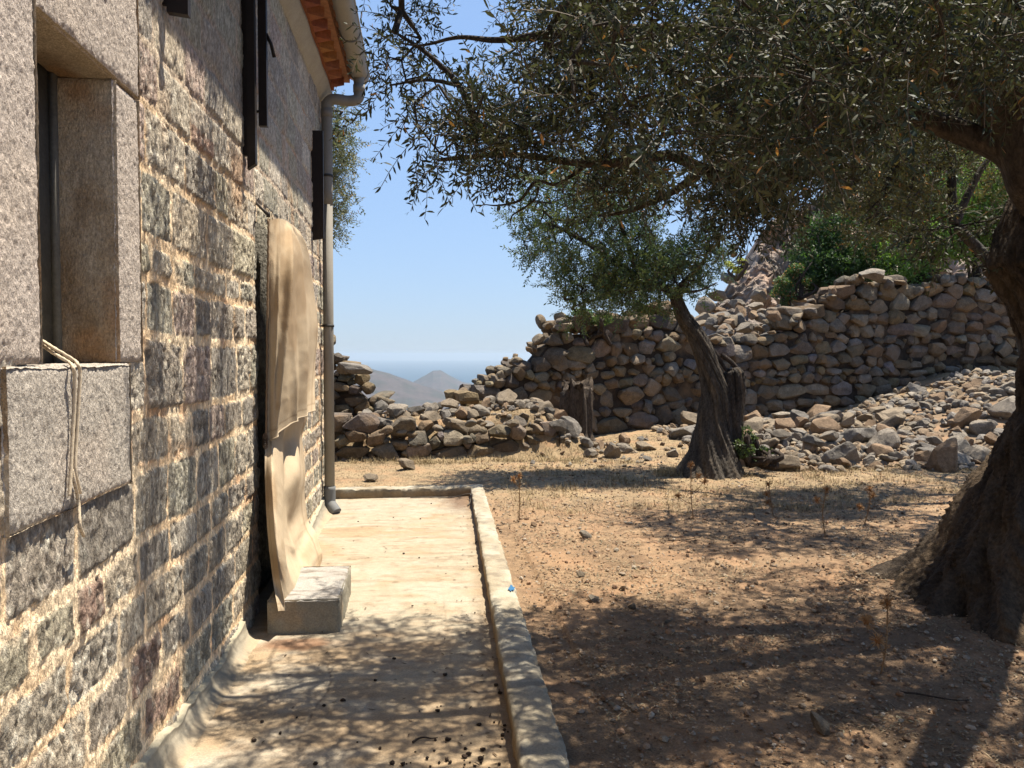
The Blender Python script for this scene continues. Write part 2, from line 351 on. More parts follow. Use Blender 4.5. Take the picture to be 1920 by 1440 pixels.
# ------------------------------------------------------------------ the stone house
WX = -1.0; YE = 8.5; ZW = 4.06
house = empty('stone_house', 'stone house with peach mortar joints, terracotta eaves and a dressed stone window', 'house', (WX, YE, 0))
WIN = (2.27, 2.81, 1.53, 2.43); DOOR = (5.10, 6.05, -.1, 2.35)
ZJ = np.array([-.3, -.08, .13, .33, .53, .72, .89, 1.14, 1.33, 1.62, 1.83, 1.97, 2.23, 2.46, 2.68, 2.9, 3.12, 3.36, 3.6, 3.83, 4.1])
def wall_front():
    u = np.concatenate([np.linspace(-6, 1.45, 200), np.arange(1.455, 4.6, .0062), np.linspace(4.6, YE, 400)])
    v = np.arange(-.12, ZW + .05, .0072)
    U, Vv = np.meshgrid(u, v, indexing='ij')
    rng = np.random.RandomState(5)
    zj = Vv + .018 * fbm(U * 1.6, Vv * .5, None, 3, 101) + .006 * fbm(U * 9, Vv * 4, None, 2, 103)
    ci = np.clip(np.searchsorted(ZJ, zj.ravel()) - 1, 0, len(ZJ) - 2).reshape(U.shape)
    dv = np.minimum(zj - ZJ[ci], ZJ[ci + 1] - zj)
    du = np.full(U.shape, 9.0); bid = np.zeros(U.shape, int); base = 0
    for c in range(len(ZJ) - 1):
        h = ZJ[c + 1] - ZJ[c]; e = [-7.0 + rng.uniform(0, .3)]
        while e[-1] < YE + 1: e.append(e[-1] + h * rng.uniform(.95, 2.3) + .04)
        e = np.array(e); k = ci == c
        uu = (U + .014 * fbm(U * 2, Vv * 7, None, 3, 111) + .02 * vnoise(np.zeros_like(U) + c * 3.3, Vv * 2))[k]
        i = np.clip(np.searchsorted(e, uu) - 1, 0, len(e) - 2)
        du[k] = np.minimum(uu - e[i], e[i + 1] - uu); bid[k] = base + i; base += len(e)
    nb = base + 1; ru = rng.rand(nb, 6)
    # rounded corner distance to the joint
    dd = np.minimum(du * 1.2, dv) - .35 * np.exp(-((du + dv) / .05)) * .03
    jn = fbm(U * 26, Vv * 26, None, 4, 121); jb = fbm(U * 5, Vv * 5, None, 3, 131)
    jw = .006 + .010 * jb + .013 * ru[bid, 0] ** 1.5 * sstep(2.6, 2.0, Vv)
    m = sstep(jw + .003, jw + .011, dd + .009 * jn)                     # 1 = stone
    smear = sstep(.35, .6, fbm(U * 3.1, Vv * 4.2, None, 4, 141) + .25 * jn) * sstep(.075, .02, dd) * .8 * sstep(2.7, 2.2, Vv)
    m = m * (1 - smear)
    rough = fbm(U * 52, Vv * 24, None, 4, 151, .65)
    pit = sstep(.05, .5, fbm(U * 62, Vv * 22, None, 3, 161) + .5 * fbm(U * 11, Vv * 9, None, 2, 162))
    big = fbm(U * 7, Vv * 6, None, 3, 171)
    k = sstep(0, .035, dd)
    up = sstep(2.3, 2.8, Vv)                                              # flatter, better cut stone higher up
    H = m * ((.003 + .010 * ru[bid, 1]) * k + (1 - .55 * up) * (.010 * rough * (.5 + ru[bid, 2]) + .010 * big * k * ru[bid, 1] - .009 * pit * (.4 + ru[bid, 4]))) 
    H += (1 - m) * (.0015 + .006 * jn + .005 * jb)
    # colours
    pal = np.array([[.48, .42, .33], [.43, .37, .30], [.40, .37, .29], [.51, .43, .325], [.46, .36, .30], [.47, .42, .31], [.36, .32, .27], [.54, .48, .39]])
    sc = (pal[(ru[:, 3] * len(pal)).astype(int)] * (.86 + .3 * ru[:, 5:6]))[bid]
    sc = np.where((ru[bid, 4] > .965)[..., None] & (up < .5)[..., None], np.array([.38, .26, .20]), sc)
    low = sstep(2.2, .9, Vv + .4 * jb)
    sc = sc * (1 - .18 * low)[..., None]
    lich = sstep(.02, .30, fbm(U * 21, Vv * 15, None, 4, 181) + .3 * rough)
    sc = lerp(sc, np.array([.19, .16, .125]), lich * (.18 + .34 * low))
    pale = sstep(.2, .5, fbm(U * 30, Vv * 26, None, 3, 185)); sc = lerp(sc, np.array([.64, .60, .50]), pale * .5)
    sc = lerp(sc, np.array([.17, .145, .115]), pit * .45 * (1 - .5 * up))
    rust = sstep(.42, .62, fbm(U * 2.6 + 4, Vv * 1.2, None, 4, 191)); sc = lerp(sc, np.array([.42, .22, .10]), rust * .45)
    mc = lerp(np.broadcast_to([.80, .58, .36], U.shape + (3,)), np.array([.84, .67, .46]), sstep(-.3, .4, jb + .4 * jn))
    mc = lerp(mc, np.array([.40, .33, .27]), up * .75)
    mc = lerp(mc, np.array([.50, .24, .11]), sstep(.3, .6, fbm(U * 3, Vv * 5, None, 3, 195)) * .5)
    C = lerp(mc, sc, m)
    # spall where the house corner ends
    P = np.stack([WX + H, U, Vv], -1)
    F = grid_faces(len(u), len(v)); fu = U.ravel()[F].mean(1); fv = Vv.ravel()[F].mean(1)
    hole = ((fu > WIN[0] - .06) & (fu < WIN[1] + .06) & (fv > WIN[2] - .1) & (fv < WIN[3] + .06)) | ((fu > DOOR[0] + .02) & (fu < DOOR[1]) & (fv < DOOR[3]))
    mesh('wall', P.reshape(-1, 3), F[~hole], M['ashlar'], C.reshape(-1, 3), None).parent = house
    o = bpy.data.objects[-1] if False else None
def reparent_fix():
    """children were written in world coordinates: shift them by their parent's place"""
    for o in list(bpy.data.objects):
        if o.parent is not None and o.get("_w") is None:
            q = o.parent; p = Vector((0, 0, 0))
            while q is not None: p += Vector(q.location) if q.type == 'EMPTY' else Vector((0, 0, 0)); q = q.parent
            if o.parent.type == 'EMPTY': o.location = Vector(o.location) - Vector(o.parent.location)
wall_front()

def panel(O, U, Vv, N, res, hf, cf, edge=.012, mb=None):
    """a rough rectangular face: origin O, edge vectors U and Vv, outward normal N"""
    O, U, Vv, N = [np.asarray(a, float) for a in (O, U, Vv, N)]
    lu, lv = np.linalg.norm(U), np.linalg.norm(Vv); nu, nv = max(3, int(lu / res)), max(3, int(lv / res))
    s, t = np.meshgrid(np.linspace(0, 1, nu), np.linspace(0, 1, nv), indexing='ij')
    a, b = s * lu, t * lv
    e = np.minimum(np.minimum(a, lu - a), np.minimum(b, lv - b))
    P = O + s[..., None] * U + t[..., None] * Vv
    w = P @ np.array([1, .31, .77]) * 0
    h = hf(a + O[1] * 3, b + O[2] * 3) - edge * np.exp(-(e / .012))
    P = P + h[..., None] * N
    F = grid_faces(nu, nv)
    if np.dot(np.cross(U, Vv), N) < 0: F = F[:, ::-1]
    mb.add(P.reshape(-1, 3), F, cf(a + O[1] * 3, b + O[2] * 3).reshape(-1, 3))
def hammered(a, b): return .0045 * fbm(a * 75, b * 42, None, 4, 201, .75) + .004 * fbm(a * 7, b * 7, None, 2, 205) - .0015 * sstep(.0, .5, fbm(a * 85 + 9, b * 45, None, 3, 207))
def ham_col(base):
    def f(a, b):
        c = np.broadcast_to(base, a.shape + (3,)); c = lerp(c, np.array(base) * .84, sstep(.0, .5, fbm(a * 85 + 9, b * 45, None, 3, 207)))
        c = lerp(c, np.array([.60, .50, .41]), sstep(0, .6, fbm(a * 4, b * 4, None, 3, 209)) * .45)
        return c
    return f
def stained(a, b):
    c = np.broadcast_to([.56, .46, .33], a.shape + (3,)); c = lerp(c, np.array([.33, .23, .135]), sstep(-.1, .45, fbm(a * 5, b * 3, None, 4, 211)))
    c = lerp(c, np.array([.42, .22, .09]), sstep(.1, .5, fbm(a * 6 + 4, b * 5, None, 4, 213)) * .6)
    return lerp(c, np.array([.46, .38, .29]), sstep(.1, .6, fbm(a * 90, b * 90, None, 3, 215)) * .2)
win = bpy.data.objects.new('window', None); S.collection.objects.link(win); win.parent = house
y0, y1, z0, z1 = WIN; xf = WX + .022; dep = .17
def stone_block(name, ya, yb, za, zb, base, faces, x0=WX - dep):
    mb = MB()
    panel((xf, ya, za), (0, yb - ya, 0), (0, 0, zb - za), (1, 0, 0), .0048, hammered, ham_col(base), mb=mb)
    for f in faces:
        if f == 'y+': panel((x0, yb, za), (xf - x0, 0, 0), (0, 0, zb - za), (0, 1, 0), .008, hammered, stained, .006, mb)
        if f == 'y-': panel((x0, ya, za), (xf - x0, 0, 0), (0, 0, zb - za), (0, -1, 0), .008, hammered, stained, .006, mb)
        if f == 'z-': panel((x0, ya, za), (xf - x0, 0, 0), (0, yb - ya, 0), (0, 0, -1), .008, hammered, stained, .006, mb)
        if f == 'z+': panel((x0, ya, zb), (xf - x0, 0, 0), (0, yb - ya, 0), (0, 0, 1), .008, hammered, ham_col(base), .006, mb)
    V, F = box(x0, xf - .03, ya + .02, yb - .02, za + .02, zb - .02); mb.add(V, F, base)
    return mb.build(name, M['dressed'], win)
pinkish = (.56, .485, .42)
stone_block('jamb', y1, 3.04, z0 - .005, z1 + .00, pinkish, ['y-', 'y+'])
stone_block('jamb', 1.62, y0, z0 - .005, z1 + .17, (.58, .50, .435), ['y+'])
stone_block('lintel', y0 + .002, 3.05, z1 + .004, z1 + .62, (.57, .49, .42), ['z-', 'y+'])
stone_block('sill', 2.07, 2.915, 1.115, z0 - .008, (.52, .465, .40), ['z+', 'z-', 'y+', 'y-'])
V, F = box(WX - .22, WX - .175, y0 - .05, y1 + .05, z0 - .02, z1 + .05); mb = MB(); mb.add(V, F, (.20, .195, .17))
V, F = box(WX - .175, WX - .155, y1 - .02, y1 + .03, z0 - .02, z1 + .05); mb.add(V, F, (.23, .22, .19))
mb.build('shutter_board', M['wood'], win)

# door recess, step
door = bpy.data.objects.new('door', None); S.collection.objects.link(door); door.parent = house
mb = MB(); rough_s = lambda a, b: .012 * fbm(a * 14, b * 12, None, 4, 221)
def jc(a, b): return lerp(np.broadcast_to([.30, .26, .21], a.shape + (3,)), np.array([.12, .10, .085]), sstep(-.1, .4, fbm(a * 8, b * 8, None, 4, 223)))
panel((WX - .4, DOOR[0], -.1), (.4, 0, 0), (0, 0, DOOR[3] + .1), (0, 1, 0), .012, rough_s, jc, .004, mb)
panel((WX - .4, DOOR[1], -.1), (.4, 0, 0), (0, 0, DOOR[3] + .1), (0, -1, 0), .012, rough_s, jc, .004, mb)
panel((WX - .4, DOOR[0], DOOR[3]), (.4, 0, 0), (0, DOOR[1] - DOOR[0], 0), (0, 0, -1), .012, rough_s, jc, .004, mb)
mb.build('reveal', M['ashlar'], door)
mb = MB()
for k in range(6):
    V, F = box(WX - .36, WX - .32 + .004 * (k % 2), DOOR[0] + .02 + k * .152, DOOR[0] + .165 + k * .152, .15, DOOR[3] - .02); mb.add(V, F, (.10, .065, .04))
mb.build('door_leaf', M['wood'], door)

# side and rear walls, roof
mb = MB()
pz = lambda a, b: .015 * fbm(a * 6, b * 6, None, 4, 231)
def ec(a, b): return lerp(np.broadcast_to([.33, .31, .27], a.shape + (3,)), np.array([.52, .40, .28]), sstep(.1, .3, fbm(a * 5, b * 6, None, 4, 233)))
panel((WX + .004, YE, -.3), (-4.6, 0, 0), (0, 0, ZW + .35), (0, 1, 0), .03, pz, ec, .01, mb)
mb.build('end_wall', M['ashlar'], house)
mb = MB(); V, F = box(WX - 4.62, WX - .45, -6, YE - .03, -.3, ZW); mb.add(V, F, (.33, .31, .27)); 
V, F = box(WX - .44, WX - .03, -6.0, 1.6, -.3, ZW); mb.add(V, F, (.33, .31, .27))
V, F = box(WX - .44, WX - .05, 3.2, 5.08, -.3, ZW - .01); mb.add(V, F, (.33, .31, .27))
V, F = box(WX - .44, WX - .05, 6.07, YE - .04, -.3, ZW - .01); mb.add(V, F, (.33, .31, .27))
V, F = box(WX - .44, WX - .05, 1.61, 6.06, 3.3, ZW - .02); mb.add(V, F, (.33, .31, .27))
mb.build('inner_wall', M['ashlar'], house)
# plaster cove under the eaves
mb = MB(); yy = np.linspace(-6, YE + .02, 300); prof = np.array([(WX + .004, 4.02), (WX + .02, 4.03), (WX + .055, 4.075), (WX + .10, 4.14), (WX + .10, 4.175), (WX - .2, 4.175)])
P = np.array([[(x + .004 * math.sin(y * 9 + i), y, z + (.010 * vnoise(np.array([y * 5.]), np.array([0.]))[0] if i < 2 else 0)) for i, (x, z) in enumerate(prof)] for y in yy])
mb.add(P.reshape(-1, 3), grid_faces(len(yy), len(prof))[:, ::-1], (.66, .60, .48))
V, F = box(WX - .2, WX + .098, YE - .01, YE + .02, 4.06, 4.17); mb.add(V, F, (.66, .60, .48))
mb.build('plaster_cove', M['plaster'], house)
# sawtooth brick course: bricks set diagonally, seen from below as triangles
mb = MB(); pit_ = .235
V, F = box(WX - .2, WX + .12, -6, YE + .03, 4.177, 4.235); mb.add(V, F, (.42, .15, .07))
k = 0; y = YE - .02
while y > -6:
    for lev, (zz0, zz1, xa) in enumerate([(4.182, 4.262, WX + .235)]):
        s_ = pit_ / 2
        T = np.array([[WX + .05, y, zz0], [WX + .05, y - pit_, zz0], [xa, y - s_, zz0], [WX + .05, y, zz1], [WX + .05, y - pit_, zz1], [xa, y - s_, zz1]])
        c = np.array([.52, .20, .095]) * rs.uniform(.8, 1.15) * np.array([1, rs.uniform(.85, 1.25), rs.uniform(.8, 1.3)])
        mb.add(T, [np.array([[0, 1, 2], [3, 5, 4]]), np.array([[0, 2, 5, 3], [1, 4, 5, 2]])], c)
    y -= pit_
V, F = box(WX - .2, WX + .275, -6, YE + .04, 4.264, 4.30); mb.add(V, F, (.50, .24, .13))
mb.build('brick_cornice', M['terracotta'], house, smooth=False)
# roof of curved tiles
mb = MB(); sl_ = .42; ny = 64
for k in range(ny):
    yc = YE - .05 - k * .225
    if yc < -6: break
    for sgn, off, zo in ((1, 0, .03), (-1, .1125, 0.0)):
        a_ = np.linspace(0, math.pi, 9); xs_ = np.linspace(WX + .34, WX - 2.3, 40)
        P = np.array([[(x, yc + off + .085 * math.cos(t), 4.335 + zo + (WX + .34 - x) * sl_ + sgn * .05 * math.sin(t) + .012 * ((i % 5) / 5.)) for t in a_] for i, x in enumerate(xs_)])
        c = np.array([.45, .21, .12]) * rs.uniform(.8, 1.2)
        F = grid_faces(len(xs_), 9); mb.add(P.reshape(-1, 3), F if sgn > 0 else F[:, ::-1], c)
V = np.array([[WX + .28, -6, 4.302], [WX + .28, YE + .03, 4.302], [WX - 2.3, YE + .03, 5.3], [WX - 2.3, -6, 5.3], [WX - 4.9, YE + .03, 4.2], [WX - 4.9, -6, 4.2]])
mb.add(V, np.array([[0, 1, 2, 3], [3, 2, 4, 5]]), (.4, .2, .12))
mb.add(np.array([[WX, YE - .03, 4.1], [WX - 4.6, YE - .03, 4.1], [WX - 2.3, YE - .03, 5.28]]), np.array([[0, 1, 2]]), (.33, .31, .27))
mb.build('roof', M['terracotta'], house)
# gutter and downpipe
GX, GZ, GR = -.62, 4.335, .085
mb = MB(); yy = np.linspace(-6, YE + .05, 60); a_ = np.linspace(math.pi, 2 * math.pi, 17)
P = np.array([[(GX + GR * math.cos(t), y, GZ + GR * 1.15 * math.sin(t) - .0 * y) for t in a_] for y in yy]); F = grid_faces(60, 17)
mb.add(P.reshape(-1, 3), F, (.50, .47, .41)); P2 = P.copy(); P2[..., 0] = GX + (P[..., 0] - GX) * .93; P2[..., 2] = GZ + (P[..., 2] - GZ) * .95
mb.add(P2.reshape(-1, 3), F[:, ::-1], (.50, .47, .41))
cap = np.concatenate([P[-1], [[GX, YE + .05, GZ]]]); mb.add(cap, np.array([[i, i + 1, 17] for i in range(16)]), (.50, .47, .41))
for s_ in (-1, 1): V, F = tube([(GX + s_ * GR, -6, GZ), (GX + s_ * GR, YE + .05, GZ)], .011, 8); mb.add(V, F, (.50, .47, .41))
gut = mb.build('gutter', M['pvc'], house)
mb = MB()
for yb in (YE - .12, YE - 1.15, 6.1, 5.1, 4.1, 3.1):
    mb = MB()
    t = [(GX + (GR + .006) * math.cos(q), yb, GZ + (GR * 1.15 + .006) * math.sin(q)) for q in np.linspace(math.pi, 2 * math.pi, 17)]
    V, F = tube(t, .007, 6); mb.add(V, F, (.33, .31, .28)); mb.build('bracket', M['pvc'], gut)
PX, PY = -.925, 8.27
dp = smooth_path([(GX - .0, 8.33, 4.27), (GX, 8.33, 4.12), (GX - .005, 8.33, 4.06), (GX - .04, 8.325, 4.03), (GX - .12, 8.32, 4.02), (PX + .10, 8.28, 4.02), (PX + .04, PY, 4.01), (PX + .005, PY, 3.97), (PX, PY, 3.9), (PX, PY, 3.0)], 60)
mb = MB(); V, F = tube(dp, .052, 18); mb.add(V, F, (.34, .32, .28))
V, F = tube([(PX, PY, 3.2), (PX, PY, .12)], .05, 20); mb.add(V, F, (.34, .31, .26))
for zz in (3.93, 4.11):
    pass
V, F = tube([(GX, 8.33, 4.11), (GX, 8.33, 4.18)], .058, 18); mb.add(V, F, (.34, .32, .28))
V, F = tube([(PX, PY, 3.84), (PX, PY, 3.92)], .057, 18); mb.add(V, F, (.34, .32, .28))
pipe = mb.build('downpipe', M['pvc'], house)
mb = MB(); V, F = tube(smooth_path([(PX, PY, .26), (PX, PY, .14), (PX + .005, PY - .01, .09), (PX + .045, PY - .05, .04), (PX + .07, PY - .07, .01)], 16), .057, 18); mb.add(V, F, (.23, .235, .24))
mb.build('pipe_shoe', M['pvc'], pipe)
for zz in (3.28, 1.83):
    mb = MB(); V, F = tube([(PX, PY, zz - .012), (PX, PY, zz + .012)], .056, 18); mb.add(V, F, (.07, .065, .06))
    V, F = tube([(PX, PY, zz), (WX - .02, PY, zz)], .009, 6); mb.add(V, F, (.07, .065, .06)); mb.build('clamp', M['iron'], pipe)
mb = MB(); V, F = tube([(WX + .02, YE - .03, 3.9), (WX + .025, YE - .03, 2.6), (WX + .02, YE - .04, 1.2), (WX + .03, YE - .04, .1)], .006, 6); mb.add(V, F, (.12, .10, .08))
mb.build('cable', M['iron'], house)
# dark timber shutters folded out, edge on
def shutter(pts):
    mb = MB()
    for (xa, xb, ya, yb, za, zb, cut) in pts:
        V, F = box(xa, xb, ya, yb, za, zb); 
        V[(V[:, 2] < za + .001) & (V[:, 0] > (xa + xb) / 2), 2] += cut
        mb.add(V, F, (.028, .018, .014))
    return mb.build('shutter', M['iron'], house, smooth=False)
s1 = shutter([(WX + .03, WX + .075, 4.78, 4.83, 2.58, 3.62, .03), (WX - .01, WX + .05, 4.8, 4.84, 2.66, 3.62, 0), (WX + .079, WX + .125, 4.86, 4.90, 2.84, 3.62, 0)])
mb = MB(); V, F = tube([(WX + .12, 4.88, 3.36), (WX + .145, 4.90, 3.31), (WX + .16, 4.91, 3.24)], .010, 6); mb.add(V, F, (.03, .02, .015)); mb.build('latch', M['iron'], s1); mb = MB()
V, F = tube([(WX + .0, 5.1, 2.98), (WX + .05, 5.1, 2.99)], .008, 6); mb.add(V, F, (.03, .02, .015)); V, F = tube([(WX + .05, 5.1, 2.96), (WX + .05, 5.1, 3.03)], .010, 6); mb.add(V, F, (.03, .02, .015))
mb.build('wall_hook', M['iron'], house)
shutter([(WX - .01, WX + .105, 7.68, 7.72, 2.58, 3.56, .02)])
shutter([(WX + .02, WX + .10, 3.37, 3.41, 2.87, 3.9, -.01), (WX - .01, WX + .03, 3.38, 3.40, 2.90, 3.9, 0)])
# cement skirting at the foot of the wall
def skirt(ya, yb, seed):
    y = np.linspace(ya, yb, int((yb - ya) / .012)); t = np.linspace(0, 1, 24); Yg, T = np.meshgrid(y, t, indexing='ij')
    h = .11 + .08 * fbm(Yg * 1.7, Yg * 0, None, 4, seed) + .012 * fbm(Yg * 14, Yg * 0, None, 2, seed + 3)
    flare = .085 + .03 * fbm(Yg * 1.2, Yg * 0 + 5, None, 3, seed + 1)
    x = WX + .03 + flare * (T ** 2.4) + .006 * fbm(Yg * 6, T * 5, None, 3, seed + 2); z = h * (1 - T) ** 1.15 - .004
    x = x - .03 * (T < .02)
    c = lerp(np.broadcast_to([.44, .39, .30], Yg.shape + (3,)), np.array([.62, .47, .30]), sstep(.35, 1, T + .25 * fbm(Yg * 6, T * 4, None, 3, 7)) * .7)
    c = lerp(c, np.array([.62, .55, .40]), sstep(.12, 0, T))
    mb = MB(); mb.add(np.stack([x, Yg, z], -1).reshape(-1, 3), grid_faces(len(y), 24)[:, ::-1], c.reshape(-1, 3))
    for e in (0, -1):
        P = np.stack([x[e], Yg[e], z[e]], -1); Q = P.copy(); Q[:, 0] = WX - .03; Q[:, 2] = np.minimum(Q[:, 2], P[:, 2])
        VV = np.concatenate([P, Q]); i = np.arange(23); mb.add(VV, np.stack([i, i + 1, i + 25, i + 24], 1), (.42, .38, .30))
    mb.build('cement_skirting', M['plaster'], house)
skirt(-6, 4.60, 61); skirt(6.15, 8.46, 65)

# ------------------------------------------------------------------ concrete path, kerb, step
def kx(y): return .335 + (y - 2.85) * .0275      # inner edge of the kerb
def kw(y): return .175 - (y - 2.85) * .006
u = np.linspace(0, 1, 150); v = np.concatenate([np.linspace(-6, 2, 80), np.linspace(2.01, 9.1, 620)]); U, Vv = np.meshgrid(u, v, indexing='ij')
Xp = -1.06 + U * (kx(Vv) + .03 + 1.06)
Zp = .0025 * fbm(Xp * 2, Vv * 14, None, 3, 71) + .002 * fbm(Xp * 30, Vv * 30, None, 3, 73) + .004 * fbm(Xp * 1, Vv * 1, None, 2, 74)
c = lerp(np.broadcast_to([.52, .45, .335], U.shape + (3,)), np.array([.50, .36, .22]), sstep(-.2, .4, fbm(Xp * 2.2, Vv * 3.5, None, 4, 75)) * .9)
c = lerp(c, np.array([.58, .52, .42]), sstep(.1, .5, fbm(Xp * 3 + 7, Vv * 5, None, 4, 76)) * .6)
c = lerp(c, np.array([.36, .27, .18]), sstep(.15, .5, fbm(Xp * 4, Vv * 22, None, 4, 77)) * .5); c = lerp(c, np.array([.30, .20, .12]), sstep(.3, .5, fbm(Xp * 9 + 3, Vv * 12, None, 4, 177)) * .35)
crk = np.exp(-((Vv - 6.35 - .12 * fbm(Xp * 3, Xp * 0, None, 4, 171)) / .004) ** 2) + np.exp(-((Xp + .45 + .10 * fbm(Vv * 2, Vv * 0, None, 4, 173)) / .003) ** 2) * sstep(2.2, 2.6, Vv) * sstep(4.6, 4.1, Vv); Zp = Zp - .004 * np.clip(crk, 0, 1); c = lerp(c, np.array([.14, .10, .07]), np.clip(crk, 0, 1) * .7)
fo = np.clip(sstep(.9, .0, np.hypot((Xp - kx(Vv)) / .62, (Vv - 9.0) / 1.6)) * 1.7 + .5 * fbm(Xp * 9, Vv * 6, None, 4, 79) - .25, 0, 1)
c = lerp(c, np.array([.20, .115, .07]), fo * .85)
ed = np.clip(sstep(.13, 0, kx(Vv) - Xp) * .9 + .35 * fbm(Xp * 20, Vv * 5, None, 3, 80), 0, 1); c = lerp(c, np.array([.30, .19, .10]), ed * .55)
st = np.clip(sstep(.36, 0, np.hypot((Xp + .68) / 1.1, (Vv - 4.5) / .5)) * 1.9 + .5 * fbm(Xp * 16, Vv * 12, None, 4, 82) - .35, 0, 1); c = lerp(c, np.array([.30, .15, .08]), st * .8)
seam = np.exp(-((Xp - .13 + .01 * (Vv - 4)) / .006) ** 2) * sstep(3, 3.4, Vv) * sstep(5.4, 5.0, Vv); c = lerp(c, np.array([.30, .22, .14]), seam * .4)
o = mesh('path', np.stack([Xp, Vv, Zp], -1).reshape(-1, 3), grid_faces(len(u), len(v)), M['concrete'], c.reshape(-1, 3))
tag(o, kind='structure', label='cream concrete path along the house')

def kerb_obj():
    mb = MB()
    def sweep(fin, wid, n, p0, p1, ax):
        s = np.linspace(p0, p1, n); prof = [(0, 0), (0, .5), (0, .9), (.04, .985), (.15, 1), (.4, 1), (.65, 1), (.87, 1), (.96, .985), (1, .9), (1, .4), (1, -.2)]
        Sg = np.repeat(s[:, None], len(prof), 1); A = np.array([p[0] for p in prof])[None]; H = np.array([p[1] for p in prof])[None]
        top = .105 + .004 * fbm(Sg * 3, A * 2 + 0 * Sg, None, 3, 91)
        h = H * top; x = fin(Sg) + A * wid(Sg) + .010 * fbm(Sg * 13, A * 3 + h * 20, None, 4, 92, .6) * 1.3
        h = h - sstep(.85, 1, H) * .012 * np.clip(fbm(Sg * 11, A * 5, None, 4, 95) + .1, 0, 1) * 3.2 * (np.abs(A - .5) * 2) ** 2
        P = np.stack([x, Sg, h], -1) if ax == 0 else np.stack([Sg, x, h], -1)
        c = lerp(np.broadcast_to([.47, .40, .29], P.shape), np.array([.58, .53, .42]), sstep(-.2, .4, fbm(Sg * 5, A * 2, None, 3, 96)))
        c = lerp(c, np.array([.40, .26, .13]), (sstep(.9, .3, H) * sstep(.5, .3, A) * .8 + 0 * Sg))
        c = lerp(c, np.array([.22, .18, .14]), sstep(.1, .45, fbm(Sg * 14, A * 3, None, 4, 97)) * .5)
        F = grid_faces(n, len(prof)); mb.add(P.reshape(-1, 3), F if ax == 1 else F[:, ::-1], c.reshape(-1, 3))
        for e in (0, -1):
            Q = P[e]; m_ = np.concatenate([Q, Q.mean(0)[None]]); k_ = len(Q); mb.add(m_, np.array([[i, (i + 1) % k_, k_] for i in range(k_)]), c[e].mean(0))
    sweep(kx, kw, 900, -6, 9.22, 0)
    sweep(lambda s: 9.06 + s * .01, lambda s: .16 + 0 * s, 200, -1.9, kx(9.1) + .004, 1)
    o = mb.build('kerb', M['concrete']); tag(o, kind='structure', label='low raised concrete kerb round the path')
kerb_obj()
# smear of blue paint on the kerb
bp = MB(); q = rs.RandomState(3) if False else np.random.RandomState(3)
a_ = np.linspace(0, 2 * math.pi, 22)[:-1]; rr_ = .028 * (1 + .5 * q.uniform(-1, 1, 21)); cx_, cy_ = kx(5.05) + kw(5.05) - .028, 5.05
bp.add(np.concatenate([[[cx_, cy_, .112]], np.stack([cx_ + rr_ * np.cos(a_) * .8, cy_ + rr_ * np.sin(a_) * 2.0, .112 + 0 * a_], 1)]), np.array([[0, 1 + i, 1 + (i + 1) % 21] for i in range(21)]), (.05, .20, .42))
tag(bp.build('paint_smear', M['plaster']), 'small smear of blue paint on the top edge of the kerb', 'paint mark')

def step():
    mb = MB(); x0, x1, y0, y1, h = WX + .13, -.475, 4.68, 5.42, .19
    r = .010; rf = lambda a, b: .008 * fbm(a * 11, b * 11, None, 4, 301) + .004 * fbm(a * 40, b * 40, None, 3, 303)
    topc = lambda a, b: lerp(np.broadcast_to([.50, .47, .43], a.shape + (3,)), np.array([.30, .26, .22]), sstep(.1, .5, fbm(a * 5, b * 24, None, 4, 305)))
    sc_ = lambda a, b: lerp(np.broadcast_to([.42, .38, .29], a.shape + (3,)), np.array([.50, .40, .27]), sstep(0, .4, fbm(a * 6, b * 8, None, 4, 307)))
    panel((x0, y0, h), (x1 - x0, 0, 0), (0, y1 - y0, 0), (0, 0, 1), r, rf, topc, .014, mb)
    panel((x0, y0, -.02), (x1 - x0, 0, 0), (0, 0, h + .018), (0, -1, 0), r, rf, sc_, .008, mb)
    panel((x1, y0, -.02), (0, y1 - y0, 0), (0, 0, h + .018), (1, 0, 0), r, rf, sc_, .008, mb)
    panel((x0, y1, -.02), (x1 - x0, 0, 0), (0, 0, h + .018), (0, 1, 0), r, rf, sc_, .008, mb)
    V, F = box(x0, x1 - .008, y0 + .008, y1 - .008, -.02, h - .008); mb.add(V, F, (.4, .36, .3))
    o = mb.build('step', M['concrete'], house)
step()

# ------------------------------------------------------------------ canvas curtain on its iron pin
def patch(rows, nu, nv, fold, seed):
    G = np.array([[atX(px, py, X) for (px, py, X) in r] for r in rows])
    A = np.array([smooth_path(G[:, j], nv) for j in range(G.shape[1])])
    B = np.array([smooth_path(A[:, i], nu) for i in range(nv)])               # nv, nu, 3
    t, s = np.meshgrid(np.linspace(0, 1, nv), np.linspace(0, 1, nu), indexing='ij')
    d = fold(s, t) + .003 * fbm(s * 7, t * 6, None, 4, seed) - .010 * np.abs(fbm(s * 3.2 + t * 2, t * 7 - s * 2, None, 3, seed + 7))
    B[..., 0] += d * .6; B[..., 1] -= d * .8
    return B, s, t
def cloth_col(s, t, seed, dark=0):
    c = lerp(np.broadcast_to([.55, .435, .30], s.shape + (3,)), np.array([.41, .30, .19]), sstep(-.1, .5, fbm(s * 4, t * 5, None, 4, seed)))
    c = lerp(c, np.array([.33, .23, .13]), sstep(.3, .6, fbm(s * 5 + 3, t * 9, None, 3, seed + 1)) * .35)
    hem = np.exp(-((s - .07) / .006) ** 2) + np.exp(-((t - .965) / .004) ** 2) + np.exp(-((s - .93) / .006) ** 2); return lerp(c, np.array([.24, .16, .09]), np.clip(hem, 0, 1) * .55)
cur = empty('curtain', 'weathered beige canvas curtain hanging bunched over the doorway', 'curtain', (-.82, 5.1, .12))
